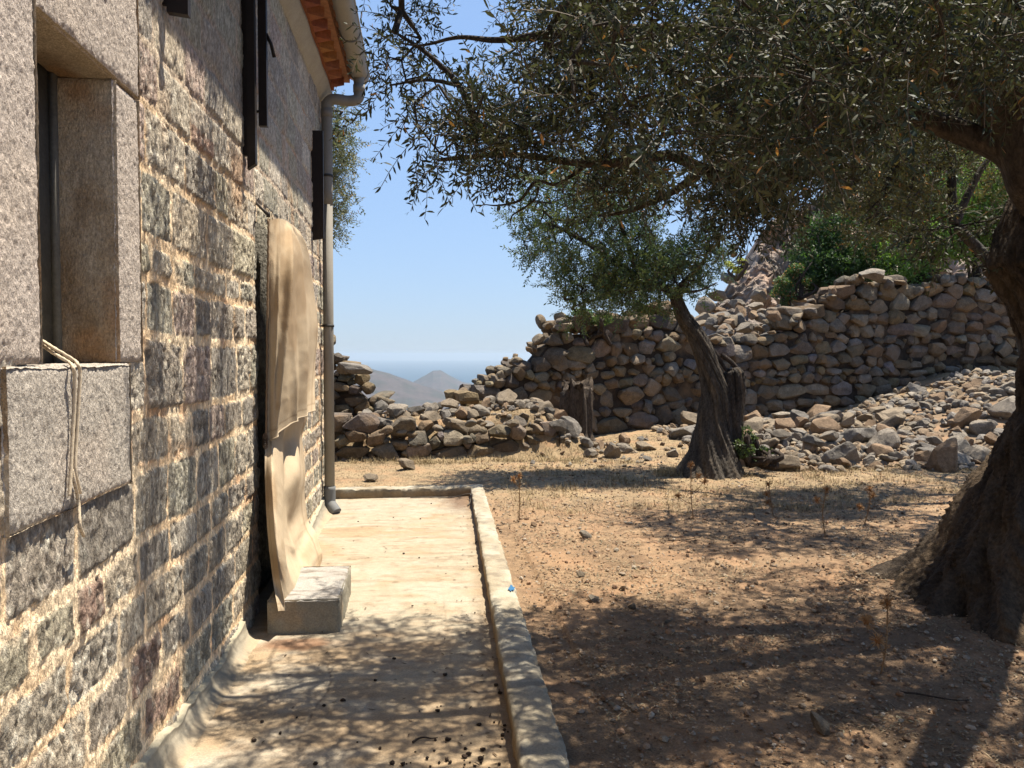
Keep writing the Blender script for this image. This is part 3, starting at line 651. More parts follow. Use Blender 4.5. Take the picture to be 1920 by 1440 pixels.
rows = [[(503, 412, -.93), (518, 410, -.91), (534, 412, -.90), (548, 420, -.90), (562, 434, -.92)],
        [(502, 500, -.93), (522, 497, -.875), (545, 480, -.83), (567, 476, -.85), (584, 486, -.87)],
        [(501, 600, -.93), (524, 600, -.86), (549, 598, -.81), (576, 590, -.80), (596, 588, -.86)],
        [(500, 710, -.93), (524, 706, -.86), (551, 696, -.81), (575, 686, -.80), (592, 672, -.84)],
        [(499, 828, -.93), (524, 809, -.87), (551, 792, -.82), (572, 780, -.80), (588, 768, -.80)]]
tri = lambda v: np.abs(((v) % 1.0) * 2 - 1) ** 1.3
fu = lambda s, t: .055 * np.exp(-((s - .58 + .45 * t) / .05) ** 2) * sstep(0, .08, t) + .020 * np.exp(-((s - .30 + .22 * t) / .03) ** 2) + .060 * (tri(s * 4.6 - t * .5) - .5) * sstep(.52 - .2, .78 - .2, s + .2 * t - .2) * sstep(0, .10, t) + .010 * np.sin(t * 13 + s * 7) * sstep(.3, .6, s)
B, s, t = patch(rows, 90, 150, fu, 401)
mesh('upper_cloth', B.reshape(-1, 3), grid_faces(150, 90), M['cloth'], cloth_col(s, t, 411).reshape(-1, 3), cur)
rows = [[(497, 822, -.94), (515, 800, -.92), (540, 786, -.90), (560, 778, -.89), (575, 772, -.89)],
        [(497, 885, -.925), (515, 880, -.87), (540, 885, -.86), (566, 888, -.83), (582, 880, -.86)],
        [(499, 960, -.90), (518, 960, -.83), (538, 975, -.82), (558, 985, -.84), (585, 965, -.88)],
        [(507, 1050, -.86), (525, 1050, -.79), (545, 1050, -.775), (570, 1040, -.79), (602, 1005, -.80)],
        [(522, 1146, -.79), (542, 1142, -.765), (565, 1122, -.745), (585, 1092, -.745), (604, 1050, -.77)]]
fl = lambda s, t: -.085 * sstep(.40, .52, s) * sstep(0, .12, t) * sstep(.92, .72, t) + .10 * np.exp(-((s - .70 + .1 * t) / .15) ** 2 - ((t - .26) / .13) ** 2) + .035 * np.exp(-((s - .62 - .3 * (t - .5)) / .04) ** 2) * sstep(.4, .6, t) + .014 * np.exp(-((s - .16) / .02) ** 2) + .010 * np.sin(t * 26 + s * 14) * sstep(.5, .8, s)
B2, s2, t2 = patch(rows, 90, 150, fl, 421)
mesh('lower_cloth', B2.reshape(-1, 3), grid_faces(150, 90), M['cloth'], cloth_col(s2, t2, 431).reshape(-1, 3) * 1.06, cur)
mb = MB(); e = B[:, 0]; V, F = tube(e[::2] + [.004, -.006, 0], .007, 6, rf=lambda i, a: 1 + .25 * np.sin(i * 2.0 + a)); mb.add(V, F, (.35, .24, .15))
e = B[-1]; V, F = tube(e[::2] + [.003, -.004, 0], .005, 6); mb.add(V, F, (.52, .42, .30))
V, F = tube(smooth_path([B[0, 2], B[0, 2] + [0, .04, .05], atX(500, 392, -.95), B[0, 4], atX(508, 398, -.93), B[0, 12]], 30), .004, 5); mb.add(V, F, (.55, .45, .32))
mb.build('cord', M['rope'], cur)
mb = MB()
for k in range(5): V, F = tube(smooth_path([B[-1, 0] + np.array([.012 * math.cos(a), -.012, .02 * math.sin(a) + .012 * k - .02]) for a in np.linspace(0, 6, 8)], 16), .004, 5); mb.add(V, F, (.20, .14, .10))
mb.build('knot', M['rope'], cur)
mb = MB(); V, F = tube([atX(478, 378, WX), atX(492, 392, -.95), atX(503, 404, -.915)], .009, 8); mb.add(V, F, (.05, .04, .035))
V, F = tube([atX(503, 404, -.915) + [0, 0, .02], atX(503, 404, -.915) - [0, 0, .01]], .012, 8); mb.add(V, F, (.05, .04, .035))
tag(mb.build('iron_pin', M['iron']), 'rusty iron pin driven into the stone wall above the curtain', 'pin')

# rope over the window sill
def ropes():
    mb = MB(); xo = xf + .012
    strands = [[(75, 636, WX - .12), (100, 652, WX - .02), (138, 675, xo - .01), (146, 684, xo + .006), (150, 700, xo + .008), (147, 760, xo + .004), (143, 830, xo), (141, 880, xo), (146, 905, xo), (151, 925, xo)],
               [(75, 644, WX - .12), (100, 662, WX - .02), (130, 680, xo - .01), (137, 690, xo + .006), (140, 710, xo + .006), (139, 770, xo + .002), (135, 840, xo), (133, 885, xo), (130, 930, xo)],
               [(135, 881, xo), (140, 905, xo + .004), (147, 940, xo), (150, 985, xo + .01), (157, 1005, xo)]]
    for st in strands:
        P = smooth_path([atX(*p) for p in st], 90); V, F = tube(P, .0048, 8, rf=lambda i, a: 1 + .12 * np.sin(i * 1.8 + a * 2))
        n = len(P); c = np.ones((n, 8, 3)) * np.array([.95, .78, .56]); dk = (np.arange(n) % 7 == 0)[:, None] & (np.arange(8) < 5)[None]
        c[dk] = (.10, .06, .04); c = np.concatenate([c.reshape(-1, 3), [[.6, .5, .36]] * 2]); mb.add(V, F, c)
    o = mb.build('rope', M['rope']); tag(o, 'pale rope with dark flecks hanging over the window sill', 'rope')
ropes()
# ------------------------------------------------------------------ dry stone walls
STONE = np.array([[.30, .24, .165], [.25, .205, .15], [.30, .26, .205], [.27, .20, .125], [.20, .17, .14], [.33, .27, .19], [.30, .22, .14], [.26, .235, .20]])
def plan(poly, n=400):
    P = smooth_path([(x, y, 0) for x, y in poly], n)[:, :2]; s = np.concatenate([[0], np.cumsum(np.linalg.norm(np.diff(P, axis=0), axis=1))]); return P, s
def hit(px, py, P, s):
    d = ray(px, py); k = P[:, 0] * d[1] - P[:, 1] * d[0]; i = int(np.argmin(np.abs(k))); t = P[i, 1] / d[1]
    return s[i], CAMH + t * d[2]
def dry_wall(name, poly, top, label, seed, rowh=(.13, .27), thick=.34, sub=2, base=None, caps=1.0, layers=True, lenr=(.9, 2.3)):
    rng = np.random.RandomState(seed); P, s = plan(poly)
    tp = sorted(hit(px, py, P, s) for px, py in top); ts, tz = [a for a, b in tp], [b for a, b in tp]
    s0, s1 = ts[0], ts[-1]; Nn = np.gradient(P, axis=0); Nn = np.stack([Nn[:, 1], -Nn[:, 0]], 1); Nn /= np.linalg.norm(Nn, axis=1)[:, None]
    at = lambda q: (np.interp(q, s, P[:, 0]), np.interp(q, s, P[:, 1]))
    cells = []; z = -.12; zmax = max(tz) + .3
    while z < zmax:
        h = rng.uniform(*rowh) * (1.15 if z < .6 else 1); q = s0 - rng.uniform(0, .3)
        while q < s1 + .2:
            l = h * rng.uniform(*lenr); cells.append((q + l / 2 + rng.normal() * .02, z + h / 2 + rng.normal() * .035 + .06 * math.sin(q * 1.7 + z), l / 2, h / 2 * rng.uniform(.8, 1.15))); q += l
            if rng.rand() < .30: cells.append((q, z + h * rng.uniform(.2, .9), .05, .045))
        z += h
    A = np.array(cells); g = np.array([gz(*at(q)) for q in A[:, 0]]); tops = np.interp(A[:, 0], ts, tz) + .07 * rng.normal(size=len(A)) - .06
    A = A[(A[:, 1] < tops) & (A[:, 1] > g - .15)]
    V0, F0 = ICO[sub]; mb = MB()
    th = np.arctan2(V0[:, 2], V0[:, 0]); ct, st_ = np.cos(th), np.sin(th); rho = np.sqrt(V0[:, 0] ** 2 + V0[:, 2] ** 2)
    for i, (cs, cz, a, b) in enumerate(A):
        D = A[:, :2] - [cs, cz]; near = np.argsort((D ** 2).sum(1))[1:13]
        inv = ((np.abs(ct) / (a * 1.25)) ** 5 + (np.abs(st_) / (b * 1.35)) ** 5)
        for j in near:
            dx, dz = D[j]; L = math.hypot(dx, dz) + 1e-6; c_, s_ = dx / L, dz / L
            if L < .02: continue
            si = math.hypot(a * c_, b * s_); sj = math.hypot(A[j, 2] * c_, A[j, 3] * s_)
            dd = L * si / (si + sj); proj = ct * c_ + st_ * s_
            inv = inv + (np.clip(proj, 0, None) / dd) ** 9 if False else inv + np.clip(proj / dd, 0, None) ** 11 * (1 / dd) ** 0
        Rr = np.maximum(1e-3, 1.0 / (np.clip(proj * 0, 0, 0) + ((np.abs(ct) / (a * 1.25)) ** 5 + (np.abs(st_) / (b * 1.35)) ** 5) ** .2))
        for j in near:
            dx, dz = D[j]; L = math.hypot(dx, dz)
            if L < .02: continue
            c_, s_ = dx / L, dz / L; si = math.hypot(a * c_, b * s_); sj = math.hypot(A[j, 2] * c_, A[j, 3] * s_)
            pr = np.clip(ct * c_ + st_ * s_, .02, None); dd = L * si / (si + sj) / pr
            m_ = np.minimum(Rr, dd); Rr = m_ - .0 * Rr
        Rr = Rr * 1.09
        Q = rho ** .38; dep = min(.19, .8 * max(a, b) + .05); o = rng.uniform(-60, 60, 3)
        nz = 1 + .16 * fbm(V0[:, 0] * 1.3 + o[0], V0[:, 2] * 1.3 + o[1], V0[:, 1] * 1.3 + o[2], 3)
        x = ct * Rr * Q * nz ** .4; zz = st_ * Rr * Q * nz ** .4; y = np.sign(V0[:, 1]) * np.abs(V0[:, 1]) ** .6 * np.where(V0[:, 1] > 0, .085, dep) * nz
        ys_ = np.where(y > 0, .085, dep); Wn = np.stack([x / a, y / ys_, zz / b], 1)
        for _ in range(11):
            nn_ = rng.normal(size=3) * [1, 1.1, 1]; nn_[1] = abs(nn_[1]) * (1 if rng.rand() < .85 else -1); nn_ /= np.linalg.norm(nn_); hh_ = rng.uniform(.80, 1.08); d_ = Wn @ nn_; kk_ = d_ > hh_; Wn[kk_] -= np.outer(d_[kk_] - hh_, nn_) * .95
        x, y, zz = Wn[:, 0] * a, Wn[:, 1] * ys_, Wn[:, 2] * b
        tl = rng.normal(size=2) * .20; y = y + tl[0] * x + tl[1] * zz
        off = rng.normal() * .028 + (-.03 if max(a, b) < .06 else 0)
        qq = cs + x; px_, py_ = at(qq); k = np.clip(np.searchsorted(s, qq), 0, len(s) - 1); nx, ny = Nn[k, 0], Nn[k, 1]
        c = STONE[rng.randint(len(STONE))] * rng.uniform(.65, 1.3) * np.array([1, rng.uniform(.94, 1.03), rng.uniform(.86, 1.1)])
        lay = [(off, 1)]
        if layers and cz > np.interp(cs, ts, tz) - .55: lay += [(off - .36, 1)]
        for (of, q_) in lay:
            dd_ = y + of - .09
            mb.add(np.stack([px_ + nx * dd_, py_ + ny * dd_, cz + zz], 1), F0, c)
    # rough hearting behind the face, coloured near black as shade in the gaps
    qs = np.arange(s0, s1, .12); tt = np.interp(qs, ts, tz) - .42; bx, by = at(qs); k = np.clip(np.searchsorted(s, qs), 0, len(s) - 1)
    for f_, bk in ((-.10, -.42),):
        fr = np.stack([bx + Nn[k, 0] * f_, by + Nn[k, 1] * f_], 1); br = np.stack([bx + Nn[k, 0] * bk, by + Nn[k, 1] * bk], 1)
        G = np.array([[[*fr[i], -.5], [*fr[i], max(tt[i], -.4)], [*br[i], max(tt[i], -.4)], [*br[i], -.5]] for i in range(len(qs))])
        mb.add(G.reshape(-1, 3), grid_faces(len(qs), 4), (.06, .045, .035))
    # loose stones capping the top
    for q in np.arange(s0, s1, .13 / caps):
        q += rng.uniform(-.05, .05); sz = rng.uniform(.05, .15); Vr, Fr = rock(2, (sz * rng.uniform(1, 1.6), sz, sz * rng.uniform(.55, .9)), rng)
        dx = rng.uniform(-.5, .05); x_, y_ = at(q); k_ = min(int(np.searchsorted(s, q)), len(s) - 1)
        Vr = Vr @ rotm(rng, .25).T + [x_ + Nn[k_, 0] * dx, y_ + Nn[k_, 1] * dx, np.interp(q, ts, tz) + rng.uniform(-.17, -.03)]
        mb.add(Vr, Fr, STONE[rng.randint(len(STONE))] * rng.uniform(.95, 1.3))
    return tag(mb.build(name, M['drystone'], smooth=False), label, 'stone wall')
dry_wall('dry_stone_wall', [(-2.6, 11.75), (-.6, 11.62), (1.0, 11.7), (1.95, 11.9)], [(560, 778), (640, 785), (700, 800), (740, 792), (790, 797), (840, 785), (920, 790), (960, 785), (1000, 792), (1050, 800), (1062, 815)],
         'low knee high tumbled stone wall across the gap, nearest the path', 3, rowh=(.13, .22), sub=3, caps=1.0)
dry_wall('dry_stone_wall', [(-3.2, 13.0), (-.9, 12.9), (.2, 12.9)], [(540, 600), (628, 655), (650, 668), (676, 690), (690, 700), (700, 742), (730, 748), (745, 775)],
         'broken stone wall end just beyond the downpipe', 4, rowh=(.13, .26), sub=3, caps=.35)
WALL3 = [(.6, 13.4), (2.0, 14.1), (4.2, 14.9), (7, 15.7), (10.5, 16.3), (16, 16.8)]
dry_wall('dry_stone_wall', WALL3, [(880, 735), (905, 722), (940, 690), (985, 655), (1010, 635), (1035, 600), (1052, 588), (1100, 580), (1180, 585), (1250, 572), (1300, 590), (1330, 625), (1400, 640), (1450, 605), (1520, 575), (1560, 548), (1600, 545), (1620, 520), (1690, 520), (1710, 535), (1800, 515), (1860, 520), (1960, 500), (2100, 480)],
         'long head high dry stone wall behind the olive trees, broken down at its left end', 8, rowh=(.14, .29), sub=3, caps=1.3)

# ------------------------------------------------------------------ loose stones
RK = []
for k in range(16):
    rng = np.random.RandomState(500 + k); V, F = rock(3, (1, rng.uniform(.6, .95), rng.uniform(.42, .75)), rng, cuts=20, rough=.10)
    c = np.array([[.36, .31, .25], [.40, .32, .23], [.30, .27, .235], [.42, .29, .185]][k % 4]) * rng.uniform(.85, 1.15)
    c = lerp(np.broadcast_to(c, V.shape), c * .6, sstep(0, .5, fbm(V[:, 0] * 3, V[:, 1] * 3, V[:, 2] * 3, 3, k)))
    me = bpy.data.meshes.new('loose_stone'); o = mesh('loose_stone', V, F, M['rubble'], c, smooth=False); RK.append(o.data); bpy.data.meshes.remove(me); bpy.data.objects.remove(o)
def stone(x, y, z, s, rng, label, group=None, name='loose_stone', k=None, rot=None):
    o = bpy.data.objects.new(name, RK[rng.randint(16) if k is None else k]); S.collection.objects.link(o)
    o.location = (x, y, z); o.scale = (s, s, s); o.rotation_euler = rot or (rng.normal() * .35, rng.normal() * .35, rng.uniform(0, 6.28))
    return tag(o, label, 'stone', group)
rng = np.random.RandomState(77)
def scatter(n, xr, yr, size, test, label, group, dmin=.8, lift=.25, tries=40):
    pts = []
    for _ in range(n * tries):
        if len(pts) >= n: break
        x, y = rng.uniform(*xr), rng.uniform(*yr); s = size[0] + (size[1] - size[0]) * rng.rand() ** 1.8
        if not test(x, y) or any((x - a) ** 2 + (y - b) ** 2 < (dmin * (s + t)) ** 2 for a, b, t in pts): continue
        pts.append((x, y, s)); stone(x, y, gz(x, y) + s * lift, s, rng, label, group)
scatter(142, (4.0, 10.6), (9.6, 15.4), (.12, .40), lambda x, y: y > 9.7 + .25 * abs(math.sin(x * 2)) + max(0, 4.6 - x) * 1.6 and y < 14.6 + .2 * (x - 4) and x < y * .74 + .3 and rng.rand() < .30 + .22 * (x - 4), 'grey stone in the heap fallen before the long wall, right of the small olive', 'stones heaped right of the small olive tree', .46, .25)
scatter(26, (4.8, 9.8), (10.0, 14.3), (.12, .24), lambda x, y: x > 5.2, 'stone lying on top of the heap right of the small olive', 'stones on top of the right-hand heap', .7, .8)
scatter(62, (-1.2, 3.0), (12.0, 13.7), (.09, .30), lambda x, y: y < 13.0 + .25 * x, 'pale stone in the tumbled heap behind the low wall', 'stones heaped in the gap behind the low wall', .55, .45)
scatter(16, (-1.2, 2.4), (12.1, 13.2), (.10, .19), lambda x, y: True, 'pale stone on top of the tumbled heap behind the low wall', 'stones on top of the heap in the gap', .8, .95)
scatter(24, (1.7, 4.0), (11.2, 13.4), (.06, .22), lambda x, y: y > 11.9 - .25 * x, 'ochre stone on the dry grass between the low wall and the small olive', 'stones strewn left of the small olive tree', 1.0, .3)
for (px, py, s, k, lab) in [(765, 880, .165, 1, 'rounded pale boulder on the dry grass before the low wall'), (697, 902, .12, 5, 'small flat pale stone beside the far corner of the kerb'),
                            (748, 866, .07, 3, 'small ochre stone between the round boulder and the low wall'), (1097, 1008, .082, 4, 'angular whitish stone alone on the sunlit soil'), (1148, 860, .17, 9, 'grey boulder at the right end of the low wall'),
                            (1000, 987, .055, 7, 'small reddish stone beside the dry thistle near the kerb'), (1112, 1130, .05, 8, 'small grey wedge of stone on the sunlit soil'), (1166, 1108, .032, 3, 'tiny brown stone on the sunlit soil at the shade edge'),
                            (1090, 1083, .04, 5, 'small orange stone on the sunlit soil'), (1540, 1365, .07, 13, 'flat pinkish stone in the dappled shade at the bottom'), (1250, 1170, .03, 12, 'tiny pale stone at the edge of the shade'), (1185, 1143, .035, 2, 'tiny grey stone in the leaf shade')]:
    p = atZ(px, py, .08); stone(p[0], p[1], gz(p[0], p[1]) + s * .35, s, rng, lab, None, 'loose_stone', k)
for (px, py, Yb, s, k, lab) in [(1043, 800, 12.0, .22, 2, 'upright grey slab ending the low wall'), (665, 690, 12.75, .27, 6, 'big dark boulder on the broken wall end'), (1056, 612, 14.25, .24, 9, 'pale boulder on the broken left shoulder of the long wall'),
                            (1640, 515, 16.0, .36, 0, 'large flat pale slab on top of the long wall'), (1560, 545, 15.9, .2, 7, 'stone on the long wall beside the slab'), (1450, 590, 15.8, .22, 11, 'pale stone on the sagging part of the long wall')]:
    p = atY(px, py, Yb); stone(p[0], p[1], p[2], s, rng, lab, None, 'boulder', k, (0.1, .15, .4 + k) if k != 2 else (1.4, .2, .3))
def rubble_fill():
    rng = np.random.RandomState(31); mb = MB()
    for (n, xr, yr, sz, test) in [(2600, (4.1, 11.0), (9.9, 15.9), (.03, .13), lambda x, y: x < y * .78 + .3 and y > 9.9 + max(0, 4.8 - x) * 1.5), (420, (-1.3, 2.7), (11.9, 13.7), (.03, .10), lambda x, y: True), (160, (1.4, 4.4), (10.6, 13.8), (.015, .06), lambda x, y: True)]:
        for _ in range(n):
            x, y = rng.uniform(*xr), rng.uniform(*yr)
            if not test(x, y): continue
            s_ = sz[0] + (sz[1] - sz[0]) * rng.rand() ** 1.6; V, F = rock(1, (s_, s_ * rng.uniform(.6, 1), s_ * rng.uniform(.4, .8)), rng, 7); V = V @ rotm(rng).T + [x, y, gz(x, y) + s_ * .3]
            mb.add(V, F, np.array([[.33, .29, .24], [.38, .30, .21], [.28, .25, .22], [.36, .26, .17]][rng.randint(4)]) * rng.uniform(.8, 1.2))
    tag(mb.build('rubble', M['rubble'], smooth=False), 'small broken stone filling the heaps between the bigger fallen stones', 'rubble', kind='stuff')
rubble_fill()
# boulders on the slope between the long wall and the cliff
for i in range(60):
    px = rng.uniform(1310, 1600); py = np.interp(px, [1310, 1400, 1500, 1600], [590, 560, 540, 520]) + rng.uniform(-10, 90); Yb = rng.uniform(17.5, 20.5)
    Yb = np.interp(py, [500, 640], [21, 17.3]); p = atY(px, py, Yb); s = rng.uniform(.12, .42)
    stone(p[0], p[1], p[2], s, rng, 'pale boulder on the rocky slope above the long wall', 'boulders on the slope below the cliff', 'boulder')
for (px, py, s, lab) in [(1377, 462, .22, 'pale rounded stone perched on the skyline left of the cliff'), (1376, 476, .2, 'lower pale stone of the pair perched on the skyline'), (1362, 520, .3, 'brown boulder on the skyline under the yellow plant'), (1345, 555, .4, 'brown boulder at the left foot of the cliff')]:
    p = atY(px, py, 21.5); stone(p[0], p[1], p[2], s, rng, lab, None, 'boulder')

# old stump
def stump():
    p = (2.45, 13.3); g = gz(*p) - .1; mb = MB()
    P = [(p[0], p[1], g), (p[0], p[1], g + .15), (p[0] + .01, p[1], g + .45), (p[0] + .01, p[1], g + .88), (p[0] + .01, p[1], g + .9)]
    V, F = tube(smooth_path(P, 30), np.interp(np.linspace(0, 1, 30), [0, .3, 1], [.34, .25, .23]), 60, rf=lambda i, a: 1 + .10 * np.sin(a * 9 + i * .1) + .07 * np.sin(a * 23) + .05 * np.sin(a * 4 + 1))
    aa = np.arctan2(V[:, 1] - p[1], V[:, 0] - p[0]); tt_ = np.clip((V[:, 2] - g - .5) / .4, 0, 1); V[:, 2] += tt_ * (.10 * np.sin(aa * 3 + 1) + .07 * np.sin(aa * 8) + .05 * np.sin(aa * 17)); V[-1, 2] -= .12
    mb.add(V, F, (.17, .13, .10)); tag(mb.build('tree_stump', M['bark']), 'weathered grey tree stump standing before the long wall', 'stump')
stump()

# ------------------------------------------------------------------ trees
def leaves_arr(base, dirs, nrm, L, W, rng):
    """six-vertex leaves; arrays (n,3)"""
    n = len(base); side = np.cross(dirs, nrm); side /= np.linalg.norm(side, axis=1)[:, None] + 1e-9; nrm = np.cross(side, dirs)
    L = L[:, None]; W = W[:, None]; cv = (rng.uniform(-.12, .2, (n, 1))) * L
    V = np.stack([base, base + dirs * L * .33 + side * W * .42 + nrm * cv * .4, base + dirs * L * .33 - side * W * .42 + nrm * cv * .4,
                  base + dirs * L * .7 + side * W * .45 + nrm * cv * .3, base + dirs * L * .7 - side * W * .45 + nrm * cv * .3, base + dirs * L - nrm * cv * .5], 1)
    i = np.arange(n)[:, None] * 6
    T = np.concatenate([i + [[0, 1, 2]], i + [[3, 5, 4]]]); Q = i + [[1, 3, 4, 2]]
    return V.reshape(-1, 3), [T, Q]
def twig_proto(rng, L, nl, ll, lw, droop):
    t = np.linspace(0, 1, 6); bend = rng.normal(size=3) * .12
    ax = np.stack([t * L, bend[0] * t ** 2 * L, (bend[2] * t ** 2 - droop * t ** 2) * L], 1)
    k = nl // 2; u = np.repeat(np.linspace(.12, 1, k), 2); b = np.stack([np.interp(u, t, ax[:, i]) for i in range(3)], 1)
    d = np.stack([np.ones(2 * k) * rng.uniform(.45, .8), np.zeros(2 * k), np.zeros(2 * k)], 1)
    ph = np.repeat(np.arange(k) * 1.57 + rng.uniform(0, 3), 2) + np.tile([0, math.pi], k) + rng.normal(size=2 * k) * .35
    d[:, 1] = np.cos(ph); d[:, 2] = np.sin(ph); d += rng.normal(size=d.shape) * .15; d[:, 2] -= droop * .4; d[-2:] = [[1, .25, 0], [1, -.25, .1]]; d /= np.linalg.norm(d, axis=1)[:, None]
    nr = rng.normal(size=d.shape) * .5 + [0, 0, 1.0]
    V, F = leaves_arr(b, d, nr, ll * rng.uniform(.65, 1.15, 2 * k) * (1 - .25 * u), lw * rng.uniform(.75, 1.15, 2 * k), rng)
    return V, F, ax
def rot_to(D, rng):
    n = len(D); x = D / (np.linalg.norm(D, axis=1)[:, None] + 1e-9); r = rng.normal(size=(n, 3)); r[:, 2] *= .4
    y = np.cross(np.tile([0, 0, 1.0], (n, 1)) + r * .35, x); y /= np.linalg.norm(y, axis=1)[:, None] + 1e-9; z = np.cross(x, y)
    return np.stack([x, y, z], 2)
def crown_mesh(name, pos, dirs, parent, rng, ll=.052, lw=.0115, L=.2, nl=18, droop=.25, green=(.085, .10, .05), vary=.35, matl='olive', dead=.02, scale=(.75, 1.25), leafbrown=(.30, .16, .06)):
    protos = [twig_proto(rng, L * rng.uniform(.8, 1.2), nl, ll, lw, droop * rng.uniform(.3, 1.6)) for _ in range(10)]
    which = rng.randint(10, size=len(pos)); Vs, Ts, Qs, Cs, SV, SF, SC = [], [], [], [], [], [], []; nv = 0; ns = 0
    Rm = rot_to(dirs, rng); sc = rng.uniform(*scale, len(pos))
    for k, (V, F, ax) in enumerate(protos):
        m = np.where(which == k)[0]
        if not len(m): continue
        W = np.einsum('nij,vj->nvi', Rm[m], V) * sc[m][:, None, None] + pos[m][:, None, :]
        off = (np.arange(len(m)) * len(V))[:, None, None] + nv
        Vs.append(W.reshape(-1, 3)); Ts.append((F[0][None] + off).reshape(-1, 3)); Qs.append((F[1][None] + off).reshape(-1, 4)); nv += W.shape[0] * W.shape[1]
        nlv = len(V) // 6; g = np.array(green) * (1 + vary * rng.uniform(-1, 1, (len(m), nlv, 1))) * (1 + np.array([.15, .05, -.1]) * rng.normal(size=(len(m), 1, 1)))
        dm = rng.rand(len(m), nlv) < dead; g[dm] = leafbrown
        Cs.append(np.repeat(g.reshape(-1, 3), 6, 0))
        # the twig's own stem: a thin three-sided rod
        a = np.arange(3) * 2.094; off3 = np.stack([0 * a, np.cos(a), np.sin(a)], 1) * .0016
        R6 = ax[:, None, :] + off3[None]; R6 = R6.reshape(-1, 3)
        W = np.einsum('nij,vj->nvi', Rm[m], R6) * sc[m][:, None, None] + pos[m][:, None, :]
        i = np.arange(15); kk = i // 3; j = i % 3; fq = np.stack([kk * 3 + j, kk * 3 + (j + 1) % 3, kk * 3 + 3 + (j + 1) % 3, kk * 3 + 3 + j], 1)
        SF.append((fq[None] + (np.arange(len(m)) * 18)[:, None, None] + ns).reshape(-1, 4)); SV.append(W.reshape(-1, 3)); ns += W.shape[0] * 18
    V = np.concatenate(Vs + SV); C = np.concatenate(Cs + [np.broadcast_to([.13, .10, .075], (ns, 3))])
    return mesh(name, V, [np.concatenate(Ts), np.concatenate(Qs + [f + nv for f in SF])], M[matl], C, parent, smooth=False)
def grow(skel, targets, rng, r0=.006, step=.14, sag=.0):
    """join each target to the nearest point of the growing branch skeleton; returns tubes (points, radii) and tip directions"""
    N = [np.asarray(p, float) for p in skel]; par = [-1] * len(N); base = len(N)
    cap = base + len(targets) * 14; A = np.zeros((cap, 3)); A[:base] = N; cnt = base; parent = -np.ones(cap, int); tips = []; starts = []
    order = np.argsort([np.min(((A[:base] - t) ** 2).sum(1)) for t in targets])
    for ti in order:
        t = targets[ti]; d = ((A[:cnt] - t) ** 2).sum(1); j = int(np.argmin(d)); a = A[j].copy(); L = math.sqrt(d[j]); n = min(12, max(1, int(L / step)))
        jit = rng.normal(size=3) * .10 * L; prev = j; ch = [j]
        for k in range(1, n + 1):
            f = k / n; p = a * (1 - f) + t * f + jit * math.sin(math.pi * f) + np.array([0, 0, .10 * L * math.sin(math.pi * f)]); A[cnt] = p; parent[cnt] = prev; prev = cnt; cnt += 1; ch.append(prev)
        starts.append(ch); tips.append((prev, t))
    w = np.zeros(cnt)
    for i, _ in tips: w[i] += 1
    for i in range(cnt - 1, base - 1, -1):
        if parent[i] >= 0: w[parent[i]] += w[i]
    out = []
    for ch in starts:
        P = A[ch]; ww = np.maximum(w[ch], 1); r = r0 * ww ** .42
        if ch[0] < base: r[0] = r[1] * 1.1
        if len(P) >= 2: out.append((P, r))
    return out
def in_poly(px, py, poly):
    poly = np.array(poly, float); x0, y0 = poly[:, 0], poly[:, 1]; x1, y1 = np.roll(x0, -1), np.roll(y0, -1)
    c = (y0 > py) != (y1 > py); xi = x0 + (py - y0) * (x1 - x0) / (y1 - y0 + 1e-9); return bool(np.sum(c & (px < xi)) % 2)
def fill_poly(poly, dr, n, rng, clump=None):
    """points in a part of space seen through this outline, dr metres away"""
    poly_ = np.array(poly); out = []
    while len(out) < n:
        px, py = rng.uniform(poly_[:, 0].min(), poly_[:, 0].max()), rng.uniform(poly_[:, 1].min(), poly_[:, 1].max())
        if in_poly(px, py, poly): out.append(atD(px, py, rng.uniform(*dr)))
    return np.array(out)
def branch_mesh(mb, tubes, col=(.14, .115, .09), ns=6):
    for P, r in tubes:
        if len(P) == 2: P = np.array([P[0], (P[0] + P[1]) / 2, P[1]]); r = np.array([r[0], (r[0] + r[1]) / 2, r[1]])
        V, F = tube(P, r, ns if r.max() < .02 else ns + 4, rf=lambda i, a: 1 + .08 * np.sin(3 * a + i)); mb.add(V, F, col)
